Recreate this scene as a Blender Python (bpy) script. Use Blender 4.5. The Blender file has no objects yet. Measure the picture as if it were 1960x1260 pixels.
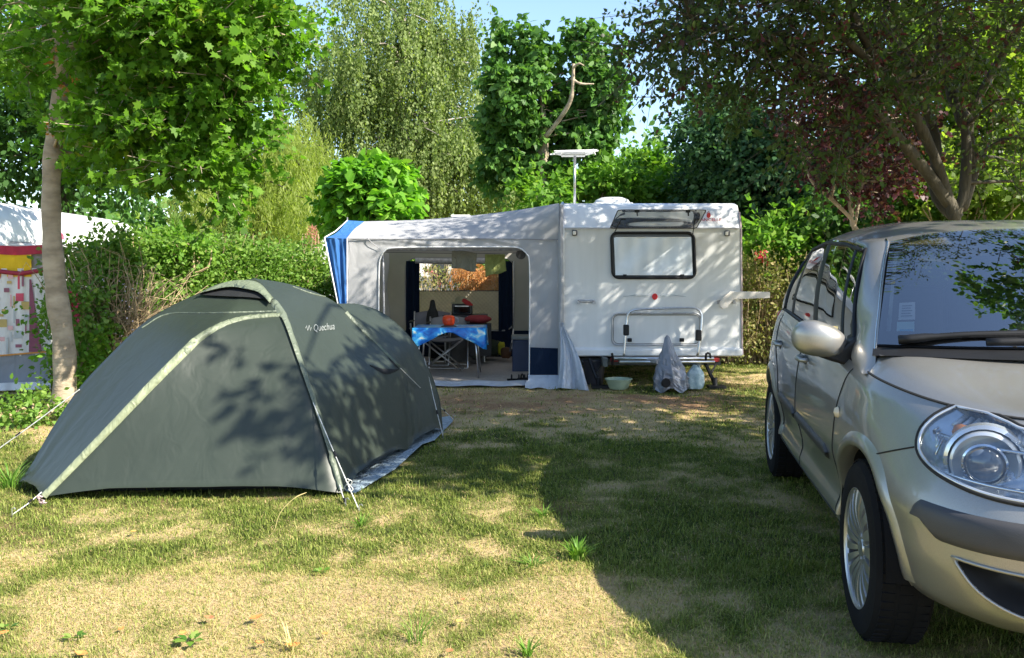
import bpy, bmesh, math, random
import numpy as np
from math import sin, cos, pi, radians, sqrt, atan2
from mathutils import Vector, Matrix
from mathutils.bvhtree import BVHTree
from mathutils import noise as mnoise

# ------------------------------------------------------------ camera, sky, sun
S = bpy.context.scene
COL = S.collection
CAMH, FPX, PITCH = 1.40, 1700.0, math.atan(115 / 1700.0)
cd = bpy.data.cameras.new('camera'); cam = bpy.data.objects.new('camera', cd); COL.objects.link(cam)
cam.location = (0, 0, CAMH); cam.rotation_euler = (pi / 2 - PITCH, 0, 0)
cd.sensor_width = 36; cd.lens = FPX / 1960 * 36; cd.clip_start = 0.05; cd.clip_end = 3000
S.camera = cam
SUN_EL, SUN_AZ = radians(39.5), radians(32)      # azimuth: from the right (+X) and this far behind the camera
SUNV = Vector((cos(SUN_EL) * cos(SUN_AZ), -cos(SUN_EL) * sin(SUN_AZ), sin(SUN_EL)))
w = bpy.data.worlds.new('World'); S.world = w; w.use_nodes = True
nt = w.node_tree; bg = nt.nodes['Background']
sky = nt.nodes.new('ShaderNodeTexSky'); sky.sky_type = 'NISHITA'; sky.sun_disc = False
sky.sun_elevation = SUN_EL; sky.sun_rotation = atan2(SUNV.x, SUNV.y)
sky.air_density = 1.0; sky.dust_density = 0.7; sky.ozone_density = 2.2
nt.links.new(sky.outputs[0], bg.inputs[0]); bg.inputs[1].default_value = 0.11
sd = bpy.data.lights.new('sun', 'SUN'); sun = bpy.data.objects.new('sun', sd); COL.objects.link(sun)
sd.energy = 5.0; sd.angle = radians(0.5); sd.color = (1.0, 0.93, 0.80)
sun.rotation_euler = SUNV.to_track_quat('Z', 'Y').to_euler()
S.view_settings.view_transform = 'Standard'; S.view_settings.look = 'None'
S.view_settings.exposure = 1.5; S.view_settings.gamma = 1.0
S.cycles.max_bounces = 8; S.cycles.transparent_max_bounces = 16

# ------------------------------------------------------------ helpers
rng = np.random.default_rng(7); random.seed(7)
cP, sP = cos(PITCH), sin(PITCH)
def W(u, v, Y):
    xr, yr = (u - 980) / FPX, (630 - v) / FPX
    t = Y / (cP + yr * sP)
    return Vector((xr * t, Y, CAMH + (yr * cP - sP) * t))
def G(u, v, z=0.0):
    xr, yr = (u - 980) / FPX, (630 - v) / FPX
    t = (CAMH - z) / (sP - yr * cP)
    return Vector((xr * t, (cP + yr * sP) * t, z))
def proj(p):
    x, y, z = p[0], p[1], p[2] - CAMH
    d = y * cP - z * sP; up = y * sP + z * cP
    return (980 + FPX * x / d, 630 - FPX * up / d)

def tag(o, label=None, cat=None, group=None, kind=None):
    if label: o['label'] = label
    if cat: o['category'] = cat
    if group: o['group'] = group
    if kind: o['kind'] = kind
    return o
def thing(name, label, cat, loc=(0, 0, 0), group=None, rz=0.0):
    o = bpy.data.objects.new(name, None); COL.objects.link(o); o.location = loc; o.rotation_euler = (0, 0, rz)
    o.empty_display_size = 0.1
    return tag(o, label, cat, group)
def link(name, me, parent=None):
    o = bpy.data.objects.new(name, me); COL.objects.link(o)
    if parent is not None:
        o.parent = parent
        # vertices are given in world space unless the mesh is flagged local
        if not me.get('local'):
            top = parent
            M = Matrix.Identity(4)
            while top is not None:
                M = Matrix.LocRotScale(top.location, top.rotation_euler, top.scale) @ M; top = top.parent
            me.transform(M.inverted())
    return o
def dup(root, loc=None, label=None, rz=None):
    r = root.copy(); COL.objects.link(r)
    if loc is not None: r.location = loc
    if rz is not None: r.rotation_euler = (0, 0, rz)
    if label: r['label'] = label
    for ch in list(root.children):
        c = ch.copy(); COL.objects.link(c); c.parent = r
        for g in ch.children:
            d = g.copy(); COL.objects.link(d); d.parent = c
    return r

class MB:
    """collects verts and faces for one mesh"""
    def __init__(s): s.v = []; s.f = []; s.m = []; s.cm = 0
    def add(s, vs, fs, m=None):
        b = len(s.v); s.v += [tuple(p) for p in vs]; s.f += [tuple(i + b for i in f) for f in fs]
        s.m += [s.cm if m is None else m] * len(fs); return s
    def box(s, c, d, rz=0, rx=0, ry=0, m=None):
        M = Matrix.Translation(c) @ Matrix.Rotation(rz, 4, 'Z') @ Matrix.Rotation(ry, 4, 'Y') @ Matrix.Rotation(rx, 4, 'X')
        vs = [M @ Vector((x * d[0] / 2, y * d[1] / 2, z * d[2] / 2)) for x in (-1, 1) for y in (-1, 1) for z in (-1, 1)]
        return s.add(vs, [(0, 1, 3, 2), (4, 6, 7, 5), (0, 4, 5, 1), (2, 3, 7, 6), (0, 2, 6, 4), (1, 5, 7, 3)], m)
    def tube(s, pts, r, n=8, cap=True, m=None, closed=False):
        P = [Vector(p) for p in pts]; k = len(P)
        R = [r] * k if not hasattr(r, '__len__') else list(r)
        vs = []; up = None
        for i in range(k):
            a, b = P[max(0, i - 1)], P[min(k - 1, i + 1)]
            if closed: a, b = P[(i - 1) % k], P[(i + 1) % k]
            t = (b - a)
            t = t.normalized() if t.length > 1e-9 else Vector((0, 0, 1))
            if up is None: up = Vector((0, 0, 1)) if abs(t.z) < .9 else Vector((1, 0, 0))
            x = (up - t * up.dot(t))
            x = x.normalized() if x.length > 1e-6 else t.orthogonal().normalized()
            y = t.cross(x); up = x
            for j in range(n):
                a2 = 2 * pi * j / n; vs.append(P[i] + (x * cos(a2) + y * sin(a2)) * R[i])
        fs = []
        for i in range(k if closed else k - 1):
            i2 = (i + 1) % k
            for j in range(n):
                fs.append((i * n + j, i * n + (j + 1) % n, i2 * n + (j + 1) % n, i2 * n + j))
        if cap and not closed:
            fs.append(tuple(range(n))[::-1]); fs.append(tuple((k - 1) * n + j for j in range(n)))
        return s.add(vs, fs, m)
    def lathe(s, prof, c=(0, 0, 0), n=24, axis='Z', m=None, sx=1, sy=1):
        vs = []; c = Vector(c)
        for r, h in prof:
            for j in range(n):
                a = 2 * pi * j / n
                p = (r * cos(a) * sx, r * sin(a) * sy, h)
                if axis == 'X': p = (h, p[0], p[1])
                if axis == 'Y': p = (p[0], h, p[1])
                vs.append(c + Vector(p))
        fs = [(i * n + j, i * n + (j + 1) % n, (i + 1) * n + (j + 1) % n, (i + 1) * n + j) for i in range(len(prof) - 1) for j in range(n)]
        return s.add(vs, fs, m)
    def grid(s, rows, m=None, flip=False):
        k = len(rows[0]); vs = [p for r in rows for p in r]
        fs = [(i * k + j, i * k + j + 1, (i + 1) * k + j + 1, (i + 1) * k + j) for i in range(len(rows) - 1) for j in range(k - 1)]
        if flip: fs = [f[::-1] for f in fs]
        return s.add(vs, fs, m)
    def poly(s, pts, m=None): return s.add(pts, [tuple(range(len(pts)))], m)
    def slab(s, pts, off, m=None):
        """closed prism: polygon pts pushed by vector off"""
        n = len(pts); off = Vector(off)
        vs = [Vector(p) for p in pts] + [Vector(p) + off for p in pts]
        fs = [tuple(range(n))[::-1], tuple(range(n, 2 * n))] + [(i, (i + 1) % n, (i + 1) % n + n, i + n) for i in range(n)]
        return s.add(vs, fs, m)
    def build(s, name, mats, parent=None, smooth=False, local=False, bevel=0, weld=False, solid=0, sub=0, seg=2, auto=None):
        me = bpy.data.meshes.new(name); me.from_pydata(s.v, [], s.f)
        if not isinstance(mats, (list, tuple)): mats = [mats]
        for m in mats: me.materials.append(m)
        me.polygons.foreach_set('material_index', s.m)
        if weld:
            bm = bmesh.new(); bm.from_mesh(me); bmesh.ops.remove_doubles(bm, verts=bm.verts, dist=1e-4); bm.to_mesh(me); bm.free()
        bm = bmesh.new(); bm.from_mesh(me); bmesh.ops.recalc_face_normals(bm, faces=bm.faces); bm.to_mesh(me); bm.free()
        if smooth: me.polygons.foreach_set('use_smooth', [True] * len(me.polygons))
        if auto: me.set_sharp_from_angle(angle=radians(auto))
        if local: me['local'] = 1
        o = link(name, me, parent)
        if solid: md = o.modifiers.new('solid', 'SOLIDIFY'); md.thickness = solid; md.offset = 0
        if bevel: md = o.modifiers.new('bev', 'BEVEL'); md.width = bevel; md.segments = seg; md.limit_method = 'ANGLE'; md.angle_limit = radians(35)
        if sub: md = o.modifiers.new('sub', 'SUBSURF'); md.levels = sub; md.render_levels = sub
        return o

def resample(pts, n):
    """Catmull-Rom through pts, then n points even in arc length"""
    P = [Vector(p) for p in pts]; out = []
    Q = [P[0] * 2 - P[1]] + P + [P[-1] * 2 - P[-2]]
    for i in range(1, len(Q) - 2):
        p0, p1, p2, p3 = Q[i - 1:i + 3]
        for k in range(12):
            t = k / 12
            out.append(0.5 * ((2 * p1) + (p2 - p0) * t + (2 * p0 - 5 * p1 + 4 * p2 - p3) * t * t + (3 * p1 - p0 - 3 * p2 + p3) * t ** 3))
    out.append(P[-1])
    L = [0]
    for a, b in zip(out, out[1:]): L.append(L[-1] + (b - a).length)
    res = []; j = 0
    for k in range(n):
        d = L[-1] * k / (n - 1)
        while j < len(L) - 2 and L[j + 1] < d: j += 1
        t = (d - L[j]) / max(1e-9, L[j + 1] - L[j]); res.append(out[j].lerp(out[j + 1], min(1, max(0, t))))
    return res
def rrect(x0, x1, z0, z1, r, n=5, p=None):
    """rounded rectangle points (x,z), counter-clockwise"""
    pts = []
    for cx, cz, a0 in ((x1 - r, z1 - r, 0), (x0 + r, z1 - r, 90), (x0 + r, z0 + r, 180), (x1 - r, z0 + r, 270)):
        for k in range(n + 1):
            a = radians(a0 + 90 * k / n); pts.append((cx + r * cos(a), cz + r * sin(a)))
    return pts
def vnoise(x, y, s, seed=0):
    """smooth value noise on numpy arrays"""
    r = np.random.default_rng(seed).random((64, 64))
    X = x / s + 1000.3; Y = y / s + 1000.7
    i = np.floor(X).astype(int); j = np.floor(Y).astype(int); fx = X - i; fy = Y - j
    fx = fx * fx * (3 - 2 * fx); fy = fy * fy * (3 - 2 * fy)
    a = r[i % 64, j % 64]; b = r[(i + 1) % 64, j % 64]; c = r[i % 64, (j + 1) % 64]; d = r[(i + 1) % 64, (j + 1) % 64]
    return (a * (1 - fx) + b * fx) * (1 - fy) + (c * (1 - fx) + d * fx) * fy

# ------------------------------------------------------------ materials
def newmat(name):
    m = bpy.data.materials.new(name); m.use_nodes = True
    return m, m.node_tree, m.node_tree.nodes['Principled BSDF']
def mat(name, col, rough=.6, metal=0, spec=.5, var=.12, scale=6, bump=0, bscale=40, col2=None, coat=0, trans=0, stretch=None, detail=4):
    """principled with noise-driven colour variation and bump"""
    m, t, b = newmat(name); N = t.nodes; L = t.links
    tc = N.new('ShaderNodeTexCoord'); src = tc.outputs['Object']
    if stretch:
        mp = N.new('ShaderNodeMapping'); mp.inputs['Scale'].default_value = stretch; L.new(src, mp.inputs[0]); src = mp.outputs[0]
    c = Vector(col[:3]); c2 = Vector(col2[:3]) if col2 else c * (1 - var)
    if not col2: c = c * (1 + var)
    n = N.new('ShaderNodeTexNoise'); n.inputs['Scale'].default_value = scale; n.inputs['Detail'].default_value = detail
    L.new(src, n.inputs['Vector'])
    r = N.new('ShaderNodeValToRGB'); r.color_ramp.elements[0].position = .35; r.color_ramp.elements[1].position = .65
    r.color_ramp.elements[0].color = (*[min(1, q) for q in c2], 1); r.color_ramp.elements[1].color = (*[min(1, q) for q in c], 1)
    L.new(n.outputs[0], r.inputs[0]); L.new(r.outputs[0], b.inputs['Base Color'])
    b.inputs['Roughness'].default_value = rough; b.inputs['Metallic'].default_value = metal
    b.inputs['Specular IOR Level'].default_value = spec; b.inputs['Coat Weight'].default_value = coat
    b.inputs['Coat Roughness'].default_value = .04
    if bump:
        n2 = N.new('ShaderNodeTexNoise'); n2.inputs['Scale'].default_value = bscale; n2.inputs['Detail'].default_value = 5
        L.new(src, n2.inputs['Vector'])
        bp = N.new('ShaderNodeBump'); bp.inputs['Strength'].default_value = min(1, bump); bp.inputs['Distance'].default_value = .02 if bscale < 60 else .004
        L.new(n2.outputs[0], bp.inputs['Height']); L.new(bp.outputs[0], b.inputs['Normal'])
    if trans:
        tr = N.new('ShaderNodeBsdfTranslucent'); L.new(r.outputs[0], tr.inputs[0])
        mx = N.new('ShaderNodeMixShader'); mx.inputs[0].default_value = trans
        L.new(b.outputs[0], mx.inputs[1]); L.new(tr.outputs[0], mx.inputs[2]); L.new(mx.outputs[0], N['Material Output'].inputs[0])
    return m
def leafmat(name, cols, trans=.42, rough=.5, tint=1.35):
    """cols: ramp over the per-leaf random value"""
    m, t, b = newmat(name); N = t.nodes; L = t.links
    at = N.new('ShaderNodeAttribute'); at.attribute_name = 'rnd'
    r = N.new('ShaderNodeValToRGB'); e = r.color_ramp.elements
    while len(e) < len(cols): e.new(.5)
    for k, (p, c) in enumerate(cols): e[k].position = p; e[k].color = (*c, 1)
    L.new(at.outputs['Fac'], r.inputs[0]); L.new(r.outputs[0], b.inputs['Base Color'])
    b.inputs['Roughness'].default_value = rough; b.inputs['Specular IOR Level'].default_value = .22
    g = N.new('ShaderNodeMixRGB'); g.blend_type = 'MULTIPLY'; g.inputs[0].default_value = 1
    g.inputs[2].default_value = (1.25 * tint, 1.35 * tint, .55 * tint, 1); L.new(r.outputs[0], g.inputs[1])
    tr = N.new('ShaderNodeBsdfTranslucent'); L.new(g.outputs[0], tr.inputs[0])
    mx = N.new('ShaderNodeMixShader'); mx.inputs[0].default_value = trans
    L.new(b.outputs[0], mx.inputs[1]); L.new(tr.outputs[0], mx.inputs[2]); L.new(mx.outputs[0], N['Material Output'].inputs[0])
    return m
def glassmat(name, tint=(.5, .55, .55), refl=.12, rough=.02, clear=1.0, edge=.9):
    """thin pane: fresnel mix of see-through tint and mirror"""
    m, t, b = newmat(name); N = t.nodes; L = t.links; N.remove(b)
    tp = N.new('ShaderNodeBsdfTransparent'); tp.inputs[0].default_value = (*tint, 1)
    gl = N.new('ShaderNodeBsdfGlossy'); gl.inputs['Roughness'].default_value = rough
    lw = N.new('ShaderNodeLayerWeight'); lw.inputs[0].default_value = .35
    mr = N.new('ShaderNodeMapRange'); mr.inputs['To Min'].default_value = refl; mr.inputs['To Max'].default_value = edge
    L.new(lw.outputs['Fresnel'], mr.inputs[0])
    mx = N.new('ShaderNodeMixShader'); L.new(mr.outputs[0], mx.inputs[0]); L.new(tp.outputs[0], mx.inputs[1]); L.new(gl.outputs[0], mx.inputs[2])
    L.new(mx.outputs[0], N['Material Output'].inputs[0])
    return m

# ------------------------------------------------------------ leaves
TPL = {
 'rhomb': [(0, 0), (.28, .45), (0, 1), (-.28, .45)],
 'oval': [(0, 0), (.26, .25), (.3, .55), (0, 1), (-.3, .55), (-.26, .25)],
 'heart': [(0, .05), (.3, -.08), (.48, .2), (.34, .62), (0, 1.05), (-.34, .62), (-.48, .2), (-.3, -.08)],
 'maple': [(0, 0), (.3, -.08), (.28, .14), (.62, .22), (.4, .42), (.46, .68), (.2, .6), (0, 1.05), (-.2, .6), (-.46, .68), (-.4, .42), (-.62, .22), (-.28, .14), (-.3, -.08)],
 'twig': [(-.011, 0), (.011, 0), (.003, 1), (-.003, 1)],
 'sliver': [(0, 0), (.09, .4), (0, 1), (-.09, .4)],
}
def unit(a): return a / np.maximum(1e-9, np.linalg.norm(a, axis=1, keepdims=True))
def leafmesh(name, pos, tip, nrm, size, tpl, m, parent=None, rnd=None, curl=.12):
    T = np.array(TPL[tpl]); k = len(T); n = len(pos)
    tip = unit(tip); side = unit(np.cross(tip, nrm)); nn = np.cross(side, tip)
    V = pos[:, None, :] + size[:, None, None] * (T[None, :, 0, None] * side[:, None, :] + T[None, :, 1, None] * tip[:, None, :]
        + (curl * (np.abs(T[None, :, 0, None]) * 1.2 - T[None, :, 1, None] ** 2 * .8)) * nn[:, None, :])
    me = bpy.data.meshes.new(name)
    me.vertices.add(n * k); me.vertices.foreach_set('co', V.reshape(-1).astype(np.float32))
    me.loops.add(n * k); me.loops.foreach_set('vertex_index', np.arange(n * k, dtype=np.int32))
    me.polygons.add(n); me.polygons.foreach_set('loop_start', np.arange(0, n * k, k, dtype=np.int32))
    me.update(calc_edges=True)
    me.materials.append(m)
    a = me.attributes.new('rnd', 'FLOAT', 'POINT')
    if rnd is None: rnd = rng.random(n)
    a.data.foreach_set('value', np.repeat(rnd, k).astype(np.float32))
    return link(name, me, parent)
def inball(n, power=.5):
    d = unit(rng.normal(size=(n, 3))); return d * (rng.random((n, 1)) ** power)
def clumps(blobs):
    """blobs: (centre Vector, (rx,ry,rz), n) -> centres, outward dirs"""
    C = []; D = []
    for c, r, n in blobs:
        b = inball(n, .42); C.append(np.array(c) + b * np.array(r)); D.append(b)
    return np.vstack(C), unit(np.vstack(D) + 1e-6)
def foliage(name, blobs, per, rc, size, tpl, m, parent, style='bushy', jitter=.35, flat=.7, up=.6, droop=.2, strand=1.0, keep=None, sprigs=None):
    """leaf clumps filling the blobs"""
    C, D = clumps(blobs)
    if keep is not None: k = np.array([keep(c) for c in C]); C, D = C[k], D[k]
    n = len(C); per_c = np.maximum(3, rng.poisson(per, n)); idx = np.repeat(np.arange(n), per_c); N = len(idx)
    ck = rng.random(n)
    if style == 'bushy':
        # leaves sit along a few sprigs fanning out of every clump
        K = 6; sd_ = unit(D[:, None, :].repeat(K, 1).reshape(-1, 3) * .7 + rng.normal(size=(n * K, 3)) * np.array([.75, .75, .75 * flat])).reshape(n, K, 3)
        sl = rc * rng.uniform(.9, 2.4, (n, K)); so = rng.normal(size=(n, K, 3)) * rc * .35
        k_ = rng.integers(0, K, N); t = rng.random(N) ** .8
        dr = sd_[idx, k_]; ln = sl[idx, k_][:, None]
        pos = C[idx] + so[idx, k_] + dr * ln * t[:, None] + rng.normal(size=(N, 3)) * rc * .13
        pos[:, 2] -= droop * .35 * (t ** 2) * ln[:, 0]
        tip = dr * .8 + rng.normal(size=(N, 3)) * .6 + np.array([0, 0, -droop])
        if sprigs:
            base_ = (C[:, None, :] + so).reshape(-1, 3); e_ = sd_.reshape(-1, 3) + np.array([0, 0, -droop * .3])
            leafmesh('twigs', base_, e_, rng.normal(size=(n * K, 3)), sl.reshape(-1), 'twig', sprigs, parent, curl=0)
        nrm = rng.normal(size=(N, 3)) * .6 + np.array([0, 0, up]) + D[idx] * .3
    else:
        L = rng.uniform(.4, 1.3, n)[idx] * strand; t = rng.random(N)
        # every clump is a handful of hanging strands
        sub = rng.integers(0, 5, N); so = rng.normal(size=(n, 5, 3)) * rc * .6; so[:, :, 2] *= .5
        pos = C[idx] + so[idx, sub] + np.stack([D[idx, 0] * .25 * t * L, D[idx, 1] * .25 * t * L, -t * L], 1) + rng.normal(size=(N, 3)) * .035 * strand
        tip = rng.normal(size=(N, 3)) * .45 + np.array([0, 0, -1.0]); nrm = rng.normal(size=(N, 3)) + np.array([0, 0, .2])
    sz = size * rng.uniform(1 - jitter, 1 + jitter, N)
    rnd = np.clip(.55 * rng.random(N) + .45 * ck[idx], 0, 1)
    o = leafmesh(name, pos, tip, nrm, sz, tpl, m, parent, rnd)
    return o, C
def limbs(mb, nodes, C, r0=.03, frac=.35, n=4, gnarl=.12, rtip=.004):
    """twigs from the nearest limb node out to some of the clump centres"""
    A = np.array([tuple(p) for p in nodes])
    for c in C[rng.random(len(C)) < frac]:
        d = np.linalg.norm(A - c, axis=1) + np.maximum(0, A[:, 2] - c[2]) * .8; a = Vector(A[d.argmin()]); b = Vector(c)
        L = (b - a).length; mid = a.lerp(b, .5) + Vector(rng.normal(size=3)) * gnarl * L + Vector((0, 0, .08 * L))
        mb.tube(resample([a, mid, b], 6), [r0 * (1 - .85 * k / 5) + rtip for k in range(6)], n=n, cap=False)
def rough_trunk(pts, r, n=40):
    P = resample(pts, n); R = np.interp(np.linspace(0, 1, n), np.linspace(0, 1, len(r)), r)
    return P, [float(q * (1 + .06 * sin(i * 1.7) + .04 * sin(i * .6 + 2))) for i, q in enumerate(R)]
def text_mesh(s, size=.1, bold=0):
    c = bpy.data.curves.new('txt', 'FONT'); c.body = s; c.size = size; c.align_x = 'CENTER'; c.align_y = 'CENTER'; c.offset = bold
    o = bpy.data.objects.new('txt', c); COL.objects.link(o)
    dg = bpy.context.evaluated_depsgraph_get(); me = bpy.data.meshes.new_from_object(o.evaluated_get(dg))
    vs = [v.co.copy() for v in me.vertices]; fs = [tuple(p.vertices) for p in me.polygons]
    bpy.data.objects.remove(o); bpy.data.curves.remove(c); bpy.data.meshes.remove(me)
    return vs, fs
# ------------------------------------------------------------ shared materials
M = {}
M['bark'] = mat('bark_grey', (.30, .24, .17), .9, var=.3, scale=9, bump=.8, bscale=30, stretch=(1, 1, .25))
M['bark_smooth'] = mat('bark_smooth', (.42, .34, .24), .85, col2=(.24, .19, .13), scale=5, bump=.6, bscale=18, stretch=(1, 1, 2.2))
M['bark_dark'] = mat('bark_dark', (.065, .056, .038), .9, var=.3, scale=9, bump=.8, bscale=30, stretch=(1, 1, .3))
M['bark_birch'] = mat('bark_birch', (.5, .46, .4), .8, col2=(.14, .12, .1), scale=5, bump=.3, stretch=(1, 1, 3))
M['twig'] = mat('dry_twig', (.36, .27, .16), .9, var=.35, scale=12)
M['white_paint'] = mat('caravan_white', (.70, .71, .71), .38, var=.06, scale=2.2, stretch=(2.2, 2.2, .35), coat=.25, bump=.12, bscale=6)
M['white_plain'] = mat('white_plastic', (.8, .8, .78), .4, var=.04)
M['trim'] = mat('grey_trim', (.30, .30, .31), .4, metal=.6, var=.1)
M['alu'] = mat('aluminium', (.62, .62, .63), .28, metal=1, var=.08, scale=30)
M['steel'] = mat('galvanised', (.4, .4, .42), .5, metal=.8, var=.2, scale=25)
M['black'] = mat('black_plastic', (.008, .008, .009), .5, spec=.35, var=.2)
M['rubber'] = mat('black_rubber', (.007, .007, .008), .9, spec=.2, var=.2, bump=.3, bscale=80)
M['red'] = mat('red_paint', (.62, .02, .02), .35, var=.08)
M['darkgrey'] = mat('dark_grey', (.06, .06, .065), .6, var=.2)

# ------------------------------------------------------------ ground
def dryness(x, y):
    n = .34 * vnoise(x, y, 1.1, 1) + .36 * vnoise(x, y, .33, 2) + .30 * vnoise(x, y, .09, 3)
    d = (n - .5) * 2.7 + .5
    d = d + .02 + .10 * np.exp(-((y - 3.4) / 1.9) ** 2) * (x < 1.0) - .22 * np.exp(-((x - 1.2) ** 2 / 2.2 + (y - 5.6) ** 2 / 5))
    d = d + .5 * np.exp(-((y - 9.2) / 1.1) ** 2) * np.exp(-((x + .1) / 2.2) ** 4)
    return np.clip(d, 0, 1)
def bare(x, y):
    n = .55 * vnoise(x, y, .5, 5) + .45 * vnoise(x, y, .16, 6)
    b = np.exp(-((y - 9.35) / .95) ** 2) * np.exp(-((x - .1) / 2.4) ** 4) * 1.0 + (n - .62) * 1.6
    return np.clip(b, 0, 1)
def axis(a, b, step, far, g=1.35):
    c = list(np.arange(a, b + step, step)); s = step
    while c[-1] < far: s *= g; c.append(c[-1] + s)
    s = step; l = [a]
    while l[-1] > -far: s *= g; l.append(l[-1] - s)
    return np.array(l[:0:-1] + c)
gx, gy = axis(-6.5, 5, .06, 400), axis(1.2, 12, .06, 400)
XX, YY = np.meshgrid(gx, gy)
ZZ = ((vnoise(XX, YY, .35, 8) - .5) * .022 + (vnoise(XX, YY, .11, 9) - .5) * .012) * (np.abs(XX) < 8) * (YY < 14) - .012
def gz(x, y): return (vnoise(x, y, .35, 8) - .5) * .022 + (vnoise(x, y, .11, 9) - .5) * .012 - .012
me = bpy.data.meshes.new('ground'); nr, nc = XX.shape
me.vertices.add(nr * nc); me.vertices.foreach_set('co', np.stack([XX, YY, ZZ], -1).reshape(-1).astype(np.float32))
ii = (np.arange(nr - 1)[:, None] * nc + np.arange(nc - 1)[None, :]).reshape(-1)
q = np.stack([ii, ii + 1, ii + nc + 1, ii + nc], 1).astype(np.int32)
me.loops.add(q.size); me.loops.foreach_set('vertex_index', q.reshape(-1)); me.polygons.add(len(q)); me.polygons.foreach_set('loop_start', np.arange(0, q.size, 4, dtype=np.int32)); me.update(calc_edges=True)
me.polygons.foreach_set('use_smooth', [True] * len(q))
for nm, fn in (('dry', dryness), ('bare', bare)):
    a = me.attributes.new(nm, 'FLOAT', 'POINT'); a.data.foreach_set('value', fn(XX, YY).reshape(-1).astype(np.float32))
m, t, b = newmat('lawn_soil'); N = t.nodes; L = t.links
a1 = N.new('ShaderNodeAttribute'); a1.attribute_name = 'dry'; a2 = N.new('ShaderNodeAttribute'); a2.attribute_name = 'bare'
tc = N.new('ShaderNodeTexCoord')
n1 = N.new('ShaderNodeTexNoise'); n1.inputs['Scale'].default_value = 38; n1.inputs['Detail'].default_value = 8; n1.inputs['Roughness'].default_value = .75; L.new(tc.outputs['Object'], n1.inputs[0])
r1 = N.new('ShaderNodeValToRGB'); e = r1.color_ramp.elements; e[0].color = (.045, .06, .014, 1); e[1].color = (.46, .35, .19, 1); e[0].position = .1; e[1].position = .85
e2 = e.new(.45); e2.color = (.15, .15, .045, 1)
ad = N.new('ShaderNodeMath'); ad.operation = 'MULTIPLY_ADD'; ad.inputs[1].default_value = .9; L.new(n1.outputs[0], ad.inputs[0])
sb = N.new('ShaderNodeMath'); sb.operation = 'SUBTRACT'; sb.inputs[1].default_value = .42; L.new(a1.outputs['Fac'], sb.inputs[0]); L.new(sb.outputs[0], ad.inputs[2])
L.new(ad.outputs[0], r1.inputs[0])
mx = N.new('ShaderNodeMixRGB'); L.new(a2.outputs['Fac'], mx.inputs[0]); L.new(r1.outputs[0], mx.inputs[1])
r2 = N.new('ShaderNodeValToRGB'); r2.color_ramp.elements[0].color = (.15, .08, .04, 1); r2.color_ramp.elements[1].color = (.42, .26, .14, 1); r2.color_ramp.elements[0].position = .35; r2.color_ramp.elements[1].position = .68
L.new(n1.outputs[0], r2.inputs[0]); L.new(r2.outputs[0], mx.inputs[2]); L.new(mx.outputs[0], b.inputs['Base Color'])
b.inputs['Roughness'].default_value = .95; b.inputs['Specular IOR Level'].default_value = .15
bp = N.new('ShaderNodeBump'); bp.inputs['Strength'].default_value = .9; bp.inputs['Distance'].default_value = .02
L.new(n1.outputs[0], bp.inputs['Height']); L.new(bp.outputs[0], b.inputs['Normal'])
me.materials.append(m); g = link('ground', me); tag(g, kind='structure')

# short grass: blades as one object
def blades(n, x0, x1, y0, y1, wmul, hmul, seed):
    r = np.random.default_rng(seed)
    y = y0 + (y1 - y0) * r.random(n); x = r.uniform(-1, 1, n) * (y * .60 + .25)
    k = (x > x0) & (x < x1); x, y = x[k], y[k]
    d = dryness(x, y); bb = bare(x, y); keep = r.random(len(x)) > bb * .92; x, y, d = x[keep], y[keep], d[keep]
    n = len(x); a = r.uniform(0, 2 * pi, n); straw = r.random(n) < np.clip(.10 + .62 * d + .12 * (r.random(n) - .5), 0, .97)
    h = np.where(straw, r.uniform(.003, .016, n), r.uniform(.012, .036, n) * (1.1 - .4 * d)) * hmul
    lean = np.where(straw, r.uniform(.8, 4.2, n), r.uniform(.3, 1.7, n)) * h
    lw = r.random(n) ** 8; h = h * (1 + 1.6 * lw); wd = r.uniform(.0010, .0026, n) * wmul
    flat = r.random(n) < .10; h = np.where(flat, r.uniform(.006, .016, n), h); lean = np.where(flat, r.uniform(.025, .075, n), lean)
    dx, dy = np.cos(a), np.sin(a); z = gz(x, y) - .002
    b1 = np.stack([x - dy * wd, y + dx * wd, z], 1); b2 = np.stack([x + dy * wd, y - dx * wd, z], 1)
    mxx, mxy = x + dx * lean * .35, y + dy * lean * .35
    c1 = np.stack([mxx - dy * wd * .8, mxy + dx * wd * .8, z + h * .62], 1); c2 = np.stack([mxx + dy * wd * .8, mxy - dx * wd * .8, z + h * .62], 1)
    tp = np.stack([x + dx * lean, y + dy * lean, z + h], 1)
    V = np.stack([b1, b2, c2, c1, tp], 1)
    rnd = np.where(straw, .55 + .45 * r.random(n), .5 * r.random(n) + .15 * d)
    return V, rnd
Vs, Rs = [], []
for args in ((260000, -9, 9, 2.0, 4.2, .72, .68, 1), (230000, -9, 9, 4.0, 7.0, 1.0, .68, 2), (140000, -9, 9, 6.8, 13.5, 2.0, .85, 3)):
    V, R = blades(*args); Vs.append(V); Rs.append(R)
V = np.concatenate(Vs); R = np.concatenate(Rs)
# none through the tent floor, the awning floor or the wheels
inside = (V[:, 0, 0] > -1.9) & (V[:, 0, 0] < .55) & (V[:, 0, 1] > 10.55)
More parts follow.
